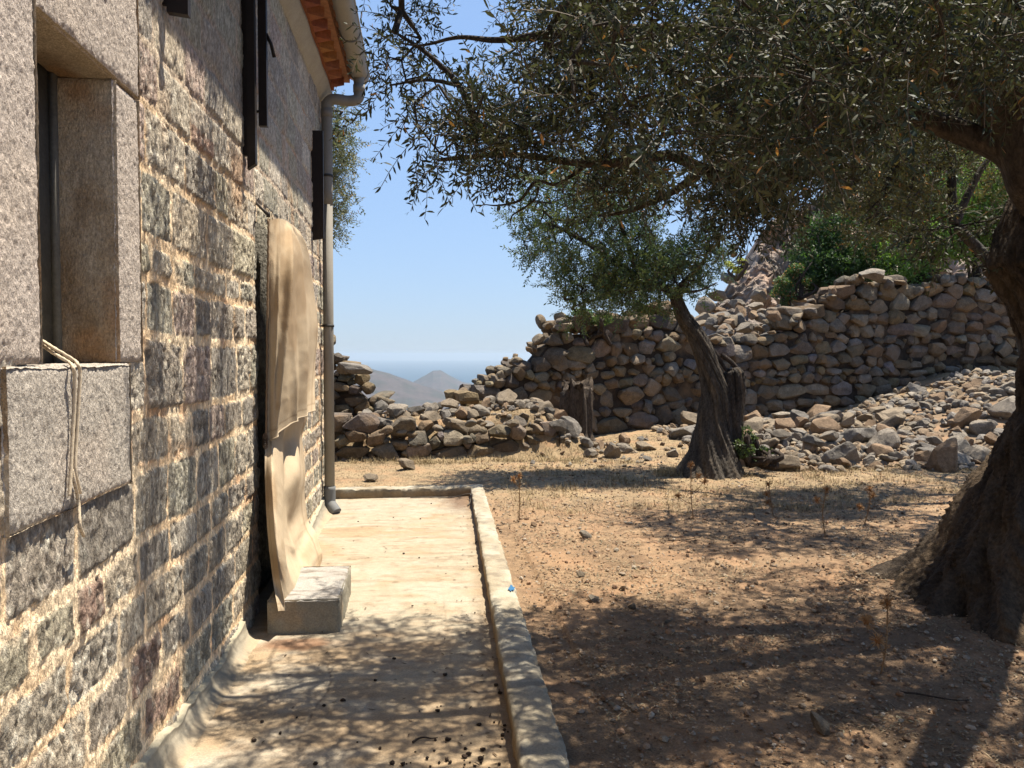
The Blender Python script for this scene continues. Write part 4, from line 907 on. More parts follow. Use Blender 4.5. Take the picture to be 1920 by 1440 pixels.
def bark_tube(mb, pts, rad, n, ns, seed, amp=.10, col=(.17, .135, .10), twist=1.2, flare=0, roots=7):
    P = smooth_path(pts, n); r = np.interp(np.linspace(0, 1, n), np.linspace(0, 1, len(rad)), rad)
    T, Nn, B = frames(P); a = np.arange(ns) * 2 * math.pi / ns; ll = np.concatenate([[0], np.cumsum(np.linalg.norm(np.diff(P, axis=0), axis=1))])
    Ag, Lg = np.meshgrid(a, ll); 
    ph = Ag + twist * Lg; cx, sx = np.cos(ph), np.sin(ph)
    f = 1 + amp * 1.3 * fbm(cx * 2.1 + seed, sx * 2.1, Lg * .9, 3, seed) + amp * .9 * (0.5 - np.abs(fbm(cx * 5.5, sx * 5.5, Lg * 1.3, 3, seed + 5)) * 2) + amp * .35 * fbm(cx * 16, sx * 16, Lg * 4, 3, seed + 9)
    if flare: f = f * (1 + flare * np.exp(-Lg / .30) * (.45 + .55 * np.cos(ph * roots + 1.5 * np.sin(ph * 2)) ** 2) )
    V = P[:, None] + (r[:, None] * f)[..., None] * (np.cos(a)[None, :, None] * Nn[:, None] + np.sin(a)[None, :, None] * B[:, None])
    crev = sstep(.0, -.35, fbm(cx * 5.5, sx * 5.5, Lg * 1.3, 3, seed + 5)) * .0 + sstep(.1, .5, fbm(cx * 14, sx * 14, Lg * 3, 3, seed + 11))
    c = lerp(np.broadcast_to(col, V.shape), np.array(col) * .45, crev * .8); c = lerp(c, np.array([.26, .19, .12]), sstep(.15, .5, fbm(cx * 3, sx * 3, Lg * 2, 3, seed + 13)) * .6)
    n_ = len(ll); i = np.arange((n_ - 1) * ns); k = i // ns; j = i % ns; j2 = (j + 1) % ns
    F = [np.stack([k * ns + j, k * ns + j2, (k + 1) * ns + j2, (k + 1) * ns + j], 1)]
    VV = np.concatenate([V.reshape(-1, 3), P[-1:]]); j = np.arange(ns); F.append(np.stack([np.full(ns, n_ * ns), (n_ - 1) * ns + j, (n_ - 1) * ns + (j + 1) % ns], 1))
    mb.add(VV, F, np.concatenate([c.reshape(-1, 3), [np.array(col) * .8]])); return P, r

def big_olive():
    rng = np.random.RandomState(21)
    t = empty('olive_tree', 'huge old olive tree with a gnarled flaring trunk at the right', 'tree', (3.65, 4.6, 0))
    mb = MB()
    zl = np.concatenate([np.linspace(-.12, .8, 150), np.linspace(.805, 2.75, 190)]); th = np.linspace(0, 2 * math.pi, 261)[:-1]; TH, ZL = np.meshgrid(th, zl)
    cxx = np.interp(ZL, [0, .25, .7, 1.2, 1.65, 2.08, 2.5, 2.75], [3.76, 3.82, 3.93, 4.06, 4.10, 3.90, 3.97, 4.02]); cyy = np.interp(ZL, [0, .7, 2.75], [4.58, 4.66, 4.76])
    r0 = np.interp(ZL, [0, .3, .6, .9, 1.2, 1.6, 1.85, 2.1, 2.4, 2.75], [.66, .58, .52, .44, .37, .35, .37, .42, .33, .24])
    tw = TH + .8 * ZL; cx_, sx_ = np.cos(tw), np.sin(tw); f = np.zeros_like(TH)
    for a_, A_, w_, h_ in [(168, .30, 11, .15), (194, .34, 11, .20), (222, .50, 16, .22), (250, .30, 14, .32), (275, .55, 17, .24), (312, .5, 18, .22), (140, .4, 16, .2), (20, .5, 20, .2), (75, .45, 18, .2)]:
        d_ = (np.degrees(TH + .5 * ZL) - a_ + 180) % 360 - 180; zz = np.clip(ZL, 0, 9); f += (A_ * np.exp(-zz / h_) + .17 * A_ * np.exp(-zz / .9)) * np.exp(-(d_ / (w_ * (1 + .5 * zz))) ** 2)
    rr = r0 * (1 + .16 * fbm(cx_ * 2.2, sx_ * 2.2, ZL * 1.1, 3, 31) + .22 * (.45 - np.abs(fbm(cx_ * 5, sx_ * 5, ZL * 1.5, 3, 37)) * 2) + .09 * fbm(cx_ * 13, sx_ * 13, ZL * 3.5, 4, 39, .65) + .05 * (.5 - 2 * np.abs(fbm(cx_ * 9, sx_ * 9, ZL * 5, 3, 53)))) + f * (1 + .6 * fbm(cx_ * 6, sx_ * 6, ZL * 5, 3, 43))
    hol = np.exp(-(((np.degrees(TH) - 236 + 180) % 360 - 180) / 9) ** 2 - ((ZL - .95) / .16) ** 2); rr -= .16 * hol
    Vt = np.stack([cxx + rr * np.cos(TH), cyy + rr * np.sin(TH), ZL + .02 * fbm(cx_ * 4, sx_ * 4, ZL * 3, 2, 47)], -1)
    ct_ = lerp(np.broadcast_to([.135, .10, .07], Vt.shape), np.array([.06, .045, .033]), sstep(.0, .5, fbm(cx_ * 13, sx_ * 13, ZL * 4, 3, 49)) * .8); ct_ = lerp(ct_, np.array([.25, .17, .10]), sstep(.15, .5, fbm(cx_ * 3, sx_ * 3, ZL * 2, 3, 51)) * .6)
    n_, k_ = Vt.shape[:2]; i_ = np.arange((n_ - 1) * k_); a_ = i_ // k_; b_ = i_ % k_; b2 = (b_ + 1) % k_; mb.add(Vt.reshape(-1, 3), np.stack([a_ * k_ + b_, a_ * k_ + b2, (a_ + 1) * k_ + b2, (a_ + 1) * k_ + b_], 1), ct_.reshape(-1, 3))
    limbs = [([(3.95, 4.75, 2.4), atD(1950, 330, 4.75), atD(1880, 200, 4.7), atD(1760, 130, 4.55), atD(1560, 70, 4.3), atD(1300, 60, 4.1), atD(1080, 60, 4.0), atD(940, 75, 4.05), atD(860, 70, 4.1), atD(790, 85, 4.15), atD(735, 78, 4.2)], [.20, .17, .12, .085, .06, .042, .026, .015, .010, .006, .0025]),
             ([atD(1925, 300, 4.72), atD(1850, 265, 4.8), atD(1740, 225, 4.9), atD(1640, 190, 4.9), atD(1560, 100, 4.9)], [.10, .075, .06, .045, .02]),
             ([atD(1700, 200, 4.85), atD(1600, 255, 4.8), atD(1480, 325, 4.7), atD(1400, 335, 4.65), atD(1320, 318, 4.6), atD(1250, 292, 4.5), atD(1120, 308, 4.4), atD(960, 290, 4.4), atD(820, 300, 4.4)], [.05, .045, .042, .038, .033, .028, .022, .016, .010]),
             ([atD(1320, 318, 4.6), atD(1260, 360, 4.7), atD(1180, 395, 4.8), atD(1120, 405, 4.8)], [.026, .02, .014, .006]),
             ([atD(960, 290, 4.4), atD(900, 235, 4.3), atD(860, 160, 4.2), atD(800, 100, 4.2), atD(740, 60, 4.2)], [.014, .018, .015, .011, .006]),
             ([atD(860, 160, 4.2), atD(800, 150, 4.2), atD(730, 160, 4.2)], [.012, .009, .005]),
             ([atD(1100, 310, 4.4), atD(1045, 345, 4.35), atD(1005, 340, 4.3), atD(975, 375, 4.3), atD(935, 385, 4.3), atD(905, 383, 4.3)], [.012, .009, .008, .007, .005, .002]),
             ([atD(1010, 345, 4.3), atD(1005, 370, 4.3), atD(985, 388, 4.3), atD(960, 405, 4.3), atD(958, 425, 4.3)], [.007, .006, .005, .004, .002]),
             ([atD(980, 300, 4.4), atD(975, 320, 4.35), atD(940, 345, 4.3), atD(920, 362, 4.3), atD(900, 360, 4.3)], [.006, .005, .004, .003, .0015]),
             ([(3.95, 4.74, 2.5), (3.4, 3.9, 3.1), (2.6, 3.0, 3.4), (1.7, 2.0, 3.7), (.9, 1.3, 3.9)], [.16, .11, .08, .05, .02]),
             ([(3.4, 3.9, 3.1), (2.2, 3.6, 3.55), (1.2, 3.5, 3.8), (.3, 3.5, 3.9)], [.08, .06, .04, .015]),
             ([(3.97, 4.74, 2.5), (4.4, 4.0, 3.1), (4.9, 2.8, 3.5), (5.2, 1.6, 3.8)], [.15, .10, .06, .03]),
             ([(3.97, 4.76, 2.5), (4.5, 5.3, 3.1), (5.3, 5.9, 3.6), (6.3, 6.3, 3.9)], [.15, .10, .06, .03])]
    sk = []
    for i, (p, r) in enumerate(limbs):
        n = max(20, int(len(p) * 12)); P, _ = bark_tube(mb, p, r, n, 20 if r[0] > .02 else 8, 40 + i, amp=.13, col=(.135, .105, .08)); sk += [q for q in P[3:]] if i not in (6, 7, 8) else []
    A = [(880, -60), (880, 40), (900, 120), (860, 190), (830, 205), (800, 260), (800, 290), (850, 290), (950, 296), (1040, 296), (1110, 315), (1180, 335), (1250, 320), (1300, 320), (1370, 380), (1430, 390), (1470, 350), (1540, 265), (1620, 240), (1700, 150), (1990, 120), (1990, -60)]
    pts = [fill_poly(A, (3.6, 5.2), 430, rng)]
    L1 = [(735, -60), (715, 40), (712, 130), (735, 165), (745, 205), (765, 252), (775, 292), (850, 295), (960, 300), (1040, 300), (1040, 220), (900, 215), (870, 150), (800, 130), (780, -60)]
    pts.append(fill_poly(L1, (3.9, 4.5), 190, rng))
    pts.append(fill_poly([(1000, -60), (1030, 160), (1090, 250), (1300, 270), (1480, 280), (1620, 210), (1700, 120), (1990, 90), (1990, -60)], (2.7, 5.4), 900, rng))
    pts.append(fill_poly([(1330, 320), (1340, 395), (1380, 410), (1440, 390), (1500, 350), (1540, 300)], (4.4, 5.0), 90, rng))
    pts.append(fill_poly([(1120, 290), (1100, 345), (1150, 370), (1220, 350), (1250, 310)], (4.4, 5.2), 40, rng))
    pts.append(fill_poly([(1690, 420), (1760, 400), (1800, 430), (1790, 470), (1700, 470)], (5.2, 5.6), 16, rng))
    pts.append(fill_poly([(1860, 400), (1930, 380), (1940, 470), (1880, 480)], (5.2, 5.6), 22, rng))
    # boughs reaching over the yard and the path, above the picture
    V = np.stack([rng.uniform(-.25, 6.5, 2600), rng.uniform(-.6, 6.4, 2600), rng.uniform(2.7, 4.3, 2600)], 1)
    dd = np.hypot(V[:, 0], V[:, 1]); up = (V[:, 2] - CAMH) / (np.abs(V @ np.array([math.sin(YAW), math.cos(YAW), 0])) + .2)
    lim = np.interp(V[:, 0], [-.3, .2, .9, 1.6, 2.6, 4, 6], [4.3, 5.2, 4.9, 5.2, 5.7, 6.4, 6.4])
    g = fbm(V[:, 0] * .9, V[:, 1] * .9, V[:, 2] * .5, 2, 55)
    keep = (up > .50) & (V[:, 1] < lim) & (dd > 1.2) & (g > .03) & (V[:, 0] > np.interp(V[:, 1], [-1, 2.6, 3.4, 4.4], [.5, .35, -.1, -.3]))
    pts.append(V[keep]); pts.append(rng.uniform([3.3, .8, 3.0], [6.0, 4.0, 4.0], (120, 3))); pts.append(rng.uniform([3.1, 3.0, 2.95], [4.9, 4.9, 3.9], (110, 3))); pts.append(rng.uniform([2.8, 2.5, 3.0], [4.2, 4.2, 3.8], (120, 3))); pts.append(rng.uniform([2.9, 3.1, 3.0], [3.8, 4.2, 3.7], (90, 3))); pts.append(rng.uniform([2.9, 4.6, 2.95], [4.5, 5.9, 3.7], (130, 3)))
    STK = []
    for yy_, z_, a_ in ((3.50, 3.55, .40), (3.60, 3.75, .40), (4.12, 3.80, .60), (4.28, 3.95, .60), (4.36, 3.8, .55), (4.62, 3.95, .5)):
        q_ = rng.uniform(0, 1, 22); STK.append(np.stack([.45 - (a_ + .45) * q_, yy_ + rng.normal(size=22) * .012, z_ + .1 * np.sin(q_ * 5) + rng.normal(size=22) * .04], 1))
    T = np.concatenate(pts)
    T = T[~((T[:, 0] < -.52))]; dT = (T - C0); pxT = 960 + FPX * (dT @ _r) / np.maximum(dT @ _f, .1); cl = fbm(T[:, 0] * 2.6, T[:, 1] * 2.6, T[:, 2] * 2.6, 2, 58); T = T[~((pxT < 1340) & (T[:, 1] > 2.6) & (cl < .0))]; T = np.concatenate([T] + STK)
    tubes = grow(sk, T, rng, r0=.0022)
    branch_mesh(mb, [tb for tb in tubes if tb[1].max() > .0028]); 
    mb.build('trunk', M['bark'], t)
    # several leafy shoots round every branch end
    tipd = np.array([tb[0][-1] - tb[0][-2] for tb in tubes]); tip = np.array([tb[0][-1] for tb in tubes])
    k = 3; pos = np.repeat(tip, k, 0) + rng.normal(size=(len(tip) * k, 3)) * .045; dr = np.repeat(tipd / (np.linalg.norm(tipd, axis=1)[:, None] + 1e-9), k, 0) + rng.normal(size=(len(tip) * k, 3)) * .55
    dr[:, 2] -= .1
    crown_mesh('crown', pos, dr, t, rng, dead=.012, green=(.042, .048, .031), ll=.056, lw=.0108, L=.24, nl=20)
big_olive()

def small_olive():
    rng = np.random.RandomState(22); b = (3.52, 9.95); t = empty('olive_tree', 'small leaning olive tree with a split trunk before the long wall', 'tree', (b[0], b[1], 0)); mb = MB()
    D = 10.3; at = lambda px, py: atD(px, py, D)
    g = gz(*b)
    bark_tube(mb, [at(1330, 900), at(1335, 850), at(1338, 790), at(1342, 740), at(1330, 690), at(1318, 655), at(1305, 628), at(1285, 600), at(1272, 570), at(1264, 546)], [.37, .27, .20, .17, .13, .12, .11, .09, .08, .07], 200, 120, 61, amp=.17, col=(.15, .125, .10), flare=.35, roots=3)
    bark_tube(mb, [at(1358, 850), at(1368, 780), at(1374, 735), at(1376, 700), at(1374, 690)], [.19, .15, .135, .11, .05], 60, 70, 63, amp=.32, col=(.12, .10, .085))
    for p in ([at(1352, 665), at(1372, 680), at(1395, 705)], [at(1395, 705), at(1388, 730), at(1372, 770)], [at(1300, 640), at(1335, 655), at(1365, 700)]):
        bark_tube(mb, p, [.03, .03, .02], 20, 10, 66, amp=.1, col=(.13, .10, .08))
    limbs = [([at(1266, 552), at(1235, 535), at(1200, 520), at(1150, 490), at(1090, 450), at(1030, 420), at(990, 430)], [.06, .05, .045, .035, .028, .018, .01]), ([at(1200, 520), at(1170, 440), at(1150, 370), at(1160, 330)], [.03, .03, .02, .012]),
             ([at(1268, 545), at(1290, 520), at(1320, 490), at(1330, 440), at(1322, 400)], [.035, .028, .02, .012, .005]), ([at(1240, 535), at(1180, 545), at(1120, 560), at(1075, 575)], [.03, .024, .016, .008]), ([at(1268, 548), at(1310, 545), at(1345, 530)], [.02, .014, .006])]
    sk = []
    for i, (p, r) in enumerate(limbs): P, _ = bark_tube(mb, p, r, 30, 10, 70 + i, amp=.1); sk += list(P)
    T = np.concatenate([fill_poly([(985, 335), (975, 400), (965, 440), (990, 480), (1060, 500), (1130, 480), (1200, 480), (1225, 450), (1235, 330), (1150, 300), (1050, 300)], (9.7, 10.9), 270, rng),
                        fill_poly([(1130, 480), (1100, 520), (1130, 560), (1200, 580), (1260, 560), (1330, 535), (1340, 500), (1290, 480), (1240, 470)], (9.8, 10.9), 260, rng),
                        fill_poly([(1300, 380), (1310, 480), (1350, 480), (1340, 400)], (10, 10.6), 30, rng), fill_poly([(1045, 500), (1050, 560), (1085, 605), (1120, 570), (1130, 530)], (10, 10.6), 50, rng)])
    tubes = grow(sk, T, rng, r0=.004, step=.2); branch_mesh(mb, tubes, (.13, .105, .08), 5); mb.build('trunk', M['bark'], t)
    tip = np.array([tb[0][-1] for tb in tubes]); td = np.array([tb[0][-1] - tb[0][-2] for tb in tubes]); td /= np.linalg.norm(td, axis=1)[:, None] + 1e-9
    k = 4; pos = np.repeat(tip, k, 0) + rng.normal(size=(len(tip) * k, 3)) * .06; dr = np.repeat(td, k, 0) + rng.normal(size=(len(tip) * k, 3)) * .6; dr[:, 2] += .25
    crown_mesh('crown', pos, dr, t, rng, ll=.055, lw=.014, L=.26, nl=22, droop=.1, green=(.080, .115, .050), dead=.004)
small_olive()

def simple_olive(label, base, limbs, polys, seed, ll=.055, lw=.015, k=4, green=(.08, .10, .05), L=.27, dead=.01, up=.2, extra=None):
    rng = np.random.RandomState(seed); t = empty('olive_tree', label, 'tree', (base[0], base[1], 0)); mb = MB(); sk = []
    for i, (p, r) in enumerate(limbs): P, _ = bark_tube(mb, p, r, 40, 16, seed + i, amp=.14, col=(.11, .095, .08)); sk += list(P)
    T = np.concatenate([fill_poly(pl, dr, n, rng) for pl, dr, n in polys] + ([extra(rng)] if extra else [])); tubes = grow(sk, T, rng, r0=.005, step=.25); branch_mesh(mb, tubes, (.13, .11, .09), 5); mb.build('trunk', M['bark'], t)
    tip = np.array([tb[0][-1] for tb in tubes]); td = np.array([tb[0][-1] - tb[0][-2] for tb in tubes]); td /= np.linalg.norm(td, axis=1)[:, None] + 1e-9
    pos = np.repeat(tip, k, 0) + rng.normal(size=(len(tip) * k, 3)) * .08; dr = np.repeat(td, k, 0) + rng.normal(size=(len(tip) * k, 3)) * .6; dr[:, 2] += up
    crown_mesh('crown', pos, dr, t, rng, ll=ll, lw=lw, L=L, nl=20, droop=.15, green=green, dead=dead)
q = lambda px, py, D=8.6: atD(px, py, D)
simple_olive('grey stemmed olive tree half hidden behind the big trunk', (5.9, 7.6), [([q(1945, 960, 8.4), q(1940, 800, 8.4), q(1925, 640), q(1868, 510), q(1795, 425)], [.13, .11, .09, .06, .05]), ([q(1790, 420), q(1784, 360), q(1786, 300), q(1770, 240)], [.05, .045, .04, .02]), ([q(1790, 420), q(1815, 365), q(1845, 310), q(1870, 280)], [.045, .035, .03, .02]), ([q(1786, 310), q(1700, 300), q(1600, 330), q(1520, 360)], [.03, .022, .016, .01])],
             [([(1560, 300), (1570, 390), (1620, 430), (1680, 450), (1750, 420), (1760, 330), (1840, 270), (1880, 180), (1500, 180)], (8.0, 9.6), 330), ([(1590, 260), (1590, 370), (1650, 420), (1730, 390), (1760, 260)], (8.0, 9.4), 90)], 91, green=(.085, .09, .045), dead=.02,
             extra=lambda r: (lambda B: B[fbm(B[:, 0] * .9, B[:, 1] * .9, None, 2, 57) > -.12])(r.uniform([3.3, 6.5, 3.7], [8.6, 11.2, 4.9], (2100, 3))))
q2 = lambda px, py, D=11.5: atD(px, py, D)
simple_olive('olive tree behind the far corner of the house', (-1.9, 12.2), [([q2(560, 800), q2(560, 600), q2(555, 450), q2(570, 300)], [.14, .12, .10, .06]), ([q2(556, 500), q2(590, 420), q2(620, 360)], [.05, .04, .02]), ([q2(560, 400), q2(590, 300), q2(630, 240)], [.05, .04, .02])],
             [([(560, 190), (560, 470), (620, 450), (645, 410), (640, 330), (655, 310), (648, 250), (655, 205)], (11, 12.3), 230)], 95, green=(.12, .13, .075))

# ------------------------------------------------------------------ shrubs behind the long wall
def bush(name, label, blobs, D, n, green, seed, size=.05, cat='bush', dead=.0, matl='lentisk'):
    rng = np.random.RandomState(seed); P = []; NN = []
    for (px, py, rx, rz, wgt) in blobs:
        c = atD(px, py, D); m = int(n * wgt); k = max(8, m // 160); sub = rng.normal(size=(k, 3)); sub /= np.linalg.norm(sub, axis=1)[:, None]; sub *= rng.uniform(.45, 1, (k, 1))
        d = rng.normal(size=(m, 3)); d /= np.linalg.norm(d, axis=1)[:, None]; d *= rng.uniform(.55, 1.05, (m, 1)) ** .5
        s_ = sub[rng.randint(k, size=m)]; w = (s_ + d * .30); P.append(c + w * [rx, rx * .8, rz]); NN.append(d + s_)
    P = np.concatenate(P); NN = np.concatenate(NN); NN /= np.linalg.norm(NN, axis=1)[:, None]; nn = len(P)
    d = rng.normal(size=(nn, 3)) + NN * .5; d /= np.linalg.norm(d, axis=1)[:, None]
    V, F = leaves_arr(P, d, NN + rng.normal(size=(nn, 3)) * .6, np.full(nn, size) * rng.uniform(.6, 1.3, nn), np.full(nn, size * .5), rng)
    g = np.array(green) * (1 + .35 * rng.uniform(-1, 1, (nn, 1))); g[rng.rand(nn) < dead] = (.35, .16, .06)
    t = empty(name, label, cat, tuple(atD(blobs[0][0], blobs[0][1], D) * [1, 1, 0] + [0, 0, .2]))
    mesh('foliage', V, F, M[matl], np.repeat(g, 6, 0), t, smooth=False)
    mb = MB()
    for (px, py, rx, rz, wgt) in blobs:
        c = atD(px, py, D); b0 = np.array([c[0], c[1], max(.2, c[2] - rz * 1.8)])
        for k in range(5): V, F = tube(smooth_path([b0, (b0 + c) / 2 + rng.normal(size=3) * .15, c + rng.normal(size=3) * [rx, rx, rz] * .5], 10), np.linspace(.05, .012, 10), 6); mb.add(V, F, (.12, .09, .07))
    mb.build('stem', M['bark'], t)
bush('evergreen_shrub', 'dark green rounded evergreen shrub on the slope above the long wall', [(1545, 475, .8, .8, .3), (1600, 440, 1.0, .9, .25), (1560, 520, 1.0, .5, .2), (1640, 500, 1.0, .6, .25)], 19.0, 26000, (.038, .075, .022), 1, .07)
bush('evergreen_shrub', 'bright green tall shrub behind the big olive at the right edge', [(1830, 350, 1.1, .9, .3), (1900, 400, 1.1, 1.0, .3), (1820, 440, 1.2, .7, .2), (1740, 440, .9, .6, .2), (1720, 500, .9, .4, .1)], 18.0, 30000, (.11, .19, .04), 2, .07)
bush('evergreen_shrub', 'low green shrub with rusty leaves on the slope left of the dark shrub', [(1475, 545, .35, .38, .6), (1500, 515, .3, .3, .4)], 18.5, 5000, (.07, .12, .04), 3, .05, dead=.12)
bush('flowering_plant', 'yellow green plant on the skyline left of the cliff', [(1382, 498, .3, .2, 1)], 21.0, 1500, (.36, .37, .10), 4, .045, 'plant')
bush('leafy_weed', 'dark leafy weed at the foot of the small olive trunk', [(1405, 838, .20, .20, .7), (1430, 850, .18, .12, .3)], 10.2, 1500, (.07, .10, .04), 5, .035, 'plant')
bush('leafy_weed', 'small green weed growing on top of the long wall beside the leaning trunk', [(1090, 590, .25, .16, .5), (1130, 600, .2, .12, .5)], 14.6, 1500, (.09, .14, .05), 6, .04, 'plant')

# ------------------------------------------------------------------ dry thistles
def thistle(px, py, h, lab, seed, bend=0, Z=.07):
    rng = np.random.RandomState(seed); b = atZ(px, py, Z); b[2] = gz(b[0], b[1]) - .01; t = empty('dry_thistle', lab, 'thistle', tuple(b)); col = (.40, .24, .12)
    top = b + [bend * h, rng.normal() * .03, h]; P = smooth_path([b, b + (top - b) * .5 + rng.normal(size=3) * .02, top], 16); mb = MB(); V, F = tube(P, np.linspace(.0045, .003, 16), 6); mb.add(V, F, col); heads = [top]
    for k in range(rng.randint(1, 4)):
        i = rng.randint(4, 12); e = P[i] + np.array([rng.choice([-1, 1]) * rng.uniform(.05, .12), rng.normal() * .04, rng.uniform(.03, .12)]) * h * 2.2; V, F = tube(smooth_path([P[i], (P[i] + e) / 2 + [0, 0, -.01], e], 8), .0025, 5); mb.add(V, F, col); heads.append(e)
    n = 70; u = rng.uniform(0, 1, n); bp = np.stack([np.interp(u, np.linspace(0, 1, 16), P[:, i]) for i in range(3)], 1); d = rng.normal(size=(n, 3)); d /= np.linalg.norm(d, axis=1)[:, None]
    V, F = leaves_arr(bp, d, rng.normal(size=(n, 3)), np.full(n, .03), np.full(n, .006), rng); mb.add(V, F, (.44, .29, .16)); mb.build('stem', M['straw'], t)
    for hd in heads:
        n = 60; d = rng.normal(size=(n, 3)) + [0, 0, .3]; d /= np.linalg.norm(d, axis=1)[:, None]; hb = MB()
        V, F = ICO[1]; hb.add(V * [.014, .014, .017] + hd, F, (.34, .15, .05)); V, F = leaves_arr(hd + d * .008, d, rng.normal(size=(n, 3)), np.full(n, .034), np.full(n, .005), rng); hb.add(V, F, (.52, .31, .15)); hb.build('head', M['straw'], t)
thistle(1300, 975, .50, 'tallest orange dried thistle, before the small olive trunk', 1, -.02)
thistle(973, 978, .42, 'orange dried thistle beside the far corner of the kerb', 2, .0)
thistle(1450, 968, .30, 'thin dried thistle in the shaded grass between the two olives', 3, -.1)
thistle(1620, 985, .32, 'dried thistle in the shade left of the big trunk', 4, .15)
thistle(1548, 1010, .40, 'faded thistle stalk rising from the shaded soil before the stone heap', 5, .03)
thistle(1652, 1262, .34, 'dried thistle stalk in the foreground shade beside the big root', 6, .06)

# ------------------------------------------------------------------ ground cover that nobody could count
def pebbles():
    rng = np.random.RandomState(9); n = 17000; Y = 2.2 * np.exp(rng.rand(n) ** .85 * math.log(11.5 / 2.2)); X = rng.uniform(0, 1, n) * (Y * 1.0 + 1.0) + .6; k = X < 9; X, Y = X[k], Y[k]; n = len(X)
    s = .0025 + .012 * rng.rand(n) ** 7 + .0006 * Y; Z = mound(X, Y) + .006 + s * .1; V0, F0 = ICO[0]; V0 = V0 * (1 + .25 * rng.uniform(-1, 1, (12, 1)))
    sc = s[:, None] * rng.uniform([.7, .7, .35], [1.4, 1.4, .8], (n, 3)); a = rng.uniform(0, 6.28, n); V = V0[None] * sc[:, None]
    V = np.stack([V[..., 0] * np.cos(a)[:, None] - V[..., 1] * np.sin(a)[:, None], V[..., 0] * np.sin(a)[:, None] + V[..., 1] * np.cos(a)[:, None], V[..., 2]], -1) + np.stack([X, Y, Z], 1)[:, None]
    pal = np.array([[.44, .34, .24], [.42, .26, .16], [.36, .28, .21], [.50, .42, .33], [.22, .13, .08], [.20, .13, .085], [.46, .33, .22]]); c = np.repeat(pal[rng.randint(7, size=n)] * rng.uniform(.8, 1.15, (n, 1)), 12, 0)
    o = mesh('pebbles', V.reshape(-1, 3), (F0[None] + (np.arange(n) * 12)[:, None, None]).reshape(-1, 3), M['pebble'], c, smooth=False); tag(o, 'small pebbles and crumbs of soil strewn over the yard', 'pebbles', kind='stuff')
pebbles()
def blades(name, n, fx, hh, col, label, cat, seed, lie=.4, wd=.0035):
    rng = np.random.RandomState(seed); X, Y = fx(rng, n); n = len(X); Z = mound(X, Y) + (.006 if lie > .9 else -.004); h = hh * rng.uniform(.4, 1.3, n); a = rng.uniform(0, 6.28, n); l = rng.uniform(.1, 1, n) * lie / .4 * 1.0
    d = np.stack([np.cos(a) * l, np.sin(a) * l, np.ones(n) * (1.15 - lie)], 1); d /= np.linalg.norm(d, axis=1)[:, None]; s = np.stack([-np.sin(a), np.cos(a), 0 * a], 1) * wd * (.6 + .1 * Y)[:, None]
    b = np.stack([X, Y, Z], 1); m = b + d * (h * .55)[:, None]; t = b + d * h[:, None]; t[:, 2] -= h * .18 * l
    V = np.stack([b - s, b + s, m + s * .7, m - s * .7, t], 1).reshape(-1, 3); i = np.arange(n)[:, None] * 5
    c = (np.array(col) if lie < .9 else np.array([[.48, .37, .23], [.30, .19, .11], [.38, .27, .17], [.17, .11, .07], [.30, .27, .18]])[rng.randint(5, size=n)]) * rng.uniform(.7, 1.25, (n, 1)); o = mesh(name, V, [i + [[3, 2, 4]], i + [[0, 1, 2, 3]]], M['straw'], np.repeat(c, 5, 0), smooth=False); tag(o, label, cat, kind='stuff')
def g1(rng, n):
    Y = rng.uniform(7.0, 14.2, n); X = rng.uniform(-1.3, 9.5, n); f = fbm(X * 1.6, Y * 1.6, None, 3, 88) + .5 * sstep(8, 10, Y); k = (f > .12 - .25 * rng.rand(n)) & ~((X > 4.3) & (Y > 9.9 + rng.rand(n) * .4)) & ~((X < .72) & (Y < 9.35)) & (X < Y * .95 + .5) & ((Y > 9.35) | (X > .9)); return X[k], Y[k]
blades('grass', 120000, g1, .034, (.42, .325, .20), 'short dry yellow grass before the stone walls', 'grass', 1, .72, .0017)
def g2(rng, n):
    c = rng.uniform([.7, 7.5], [8.5, 12.5], (170, 2)); c = c[~((c[:, 0] > 4.4) & (c[:, 1] > 10.2))]; c = np.concatenate([c, [[3.0, 9.9]] * 7, [[3.05, 10.1]] * 6, np.stack([rng.uniform(-1, 2.2, 30), rng.uniform(11.2, 11.5, 30)], 1)]); i = rng.randint(len(c), size=n); p = c[i] + rng.normal(size=(n, 2)) * [.09, .07]; k = (p[:, 1] > 9.4) | (p[:, 0] > .85); return p[k, 0], p[k, 1]
blades('grass_tufts', 14000, g2, .10, (.50, .385, .215), 'taller dry grass tufts round stones and trunks', 'grass', 2, .5, .0016)
def g3(rng, n):
    Y = 2.2 * np.exp(rng.rand(n) * math.log(8.5 / 2.2)); X = rng.uniform(.72, 8, n); f = fbm(X * 2.2, Y * 2.2, None, 3, 66); k = (f > -.05) & (X < Y * .9 + .9); return X[k], Y[k]
blades('leaf_litter', 60000, g3, .032, (.30, .20, .115), 'fallen olive leaves and straw on the soil under the big tree', 'leaf litter', 3, .97, .0034)
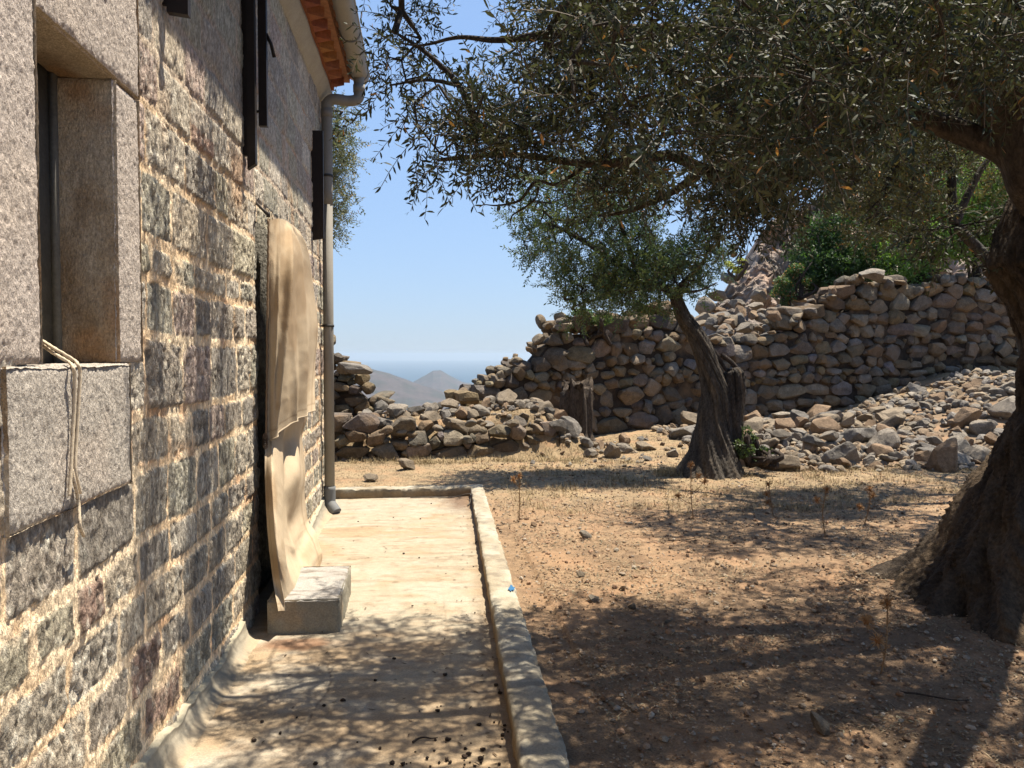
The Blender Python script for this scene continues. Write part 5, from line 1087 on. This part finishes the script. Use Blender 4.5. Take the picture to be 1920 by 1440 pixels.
def droppings():
    rng = np.random.RandomState(4); n = 330; Y = rng.uniform(2.6, 8.8, n); e = rng.rand(n) ** 1.3; X = np.where(rng.rand(n) < .5, kx(Y) - .02 - .32 * e ** 2, rng.uniform(-.75, .3, n)); cl_ = rng.rand(n) < .35; Y = np.where(cl_, 2.95 + .22 * rng.normal(size=n), Y); X = np.where(cl_, .12 + .14 * rng.normal(size=n), X); X = np.minimum(X, kx(Y) - .012); near = rng.rand(n) < np.clip((5.2 - Y) / 2.4, .08, 1)
    X, Y = X[near], Y[near]; n = len(X); s = .003 + .007 * rng.rand(n) ** 1.6; V0, F0 = ICO[1]; V = (V0[None] * (1 + .3 * rng.uniform(-1, 1, (n, len(V0), 1)))) * (s[:, None] * rng.uniform([.8, .8, .6], [1.3, 1.3, .9], (n, 3)))[:, None] + np.stack([X, Y, s * .7 + .002], 1)[:, None]
    mb = MB(); mb.add(V.reshape(-1, 3), (F0[None] + (np.arange(n) * len(V0))[:, None, None]).reshape(-1, 3), (.075, .048, .034))
    m = 170; Y = 2.6 + 6.2 * rng.rand(m) ** 1.3; X = np.where(rng.rand(m) < .45, kx(Y) - .02 - .18 * rng.rand(m) ** 2, rng.uniform(-.75, .3, m)); a = rng.uniform(0, 3.1, m); d = np.stack([np.cos(a), np.sin(a), 0 * a], 1); V, F = leaves_arr(np.stack([X, Y, 0 * X + .006], 1), d, np.tile([0, 0, 1.], (m, 1)), rng.uniform(.02, .05, m), np.full(m, .007), rng); mb.add(V, F, (.16, .10, .055))
    o = mb.build('fallen_olives', M['bark']); tag(o, 'dried black olives and leaves littering the concrete path', 'litter', kind='stuff')
droppings()
for (x, y, a, L, lab, nm) in [(-.05, 3.28, .45, .11, 'thin fallen twig on the shaded near part of the path', 0), (2.05, 3.35, -.35, .26, 'crooked fallen twig on the shaded soil in front', 1), (1.9, 6.3, .3, .3, 'fine curved twig on the sunlit soil', 2), (.42, 4.2, 1.2, .06, 'short twig lying against the kerb', 3)]:
    z = .01 if x < .5 else gz(x, y) + .015; P = smooth_path([(x + math.cos(a) * L * t, y + math.sin(a) * L * t + .02 * math.sin(t * 5 + nm), z) for t in np.linspace(0, 1, 5)], 14); mb = MB(); V, F = tube(P, np.linspace(.005, .002, 14), 6); mb.add(V, F, (.09, .065, .05)); tag(mb.build('twig', M['bark']), lab, 'twig')
mb = MB(); V, F = tube(smooth_path([(-.15, 8.98, .012), (0.1, 8.93, .02), (.3, 8.95, .012), (.44, 8.9, .05), (.49, 8.8, .06), (.47, 8.6, .012), (.44, 8.45, .012)], 50), .006, 6); mb.add(V, F, (.13, .11, .09))
tag(mb.build('cable', M['iron']), 'loose dark cable lying in the far corner of the path against the kerb', 'cable')

# ------------------------------------------------------------------ air
def haze():
    V, F = box(-24000, 24000, -24000, 24000, -160.5, 30); o = mesh('haze', V, F, None, mats=[])
    m = bpy.data.materials.new('haze_air'); m.use_nodes = True; N = m.node_tree.nodes; N.remove(N["Principled BSDF"]); p = N.new("ShaderNodeVolumePrincipled"); p.inputs["Color"].default_value = (.60, .73, .86, 1); p.inputs["Density"].default_value = HAZE; p.inputs["Anisotropy"].default_value = .3
    m.node_tree.links.new(p.outputs[0], N["Material Output"].inputs["Volume"]); o.data.materials.clear(); o.data.materials.append(m); tag(o, 'pale blue haze over the distant hills and sea', 'haze', kind='stuff')
HAZE = .000105
haze()

reparent_fix()
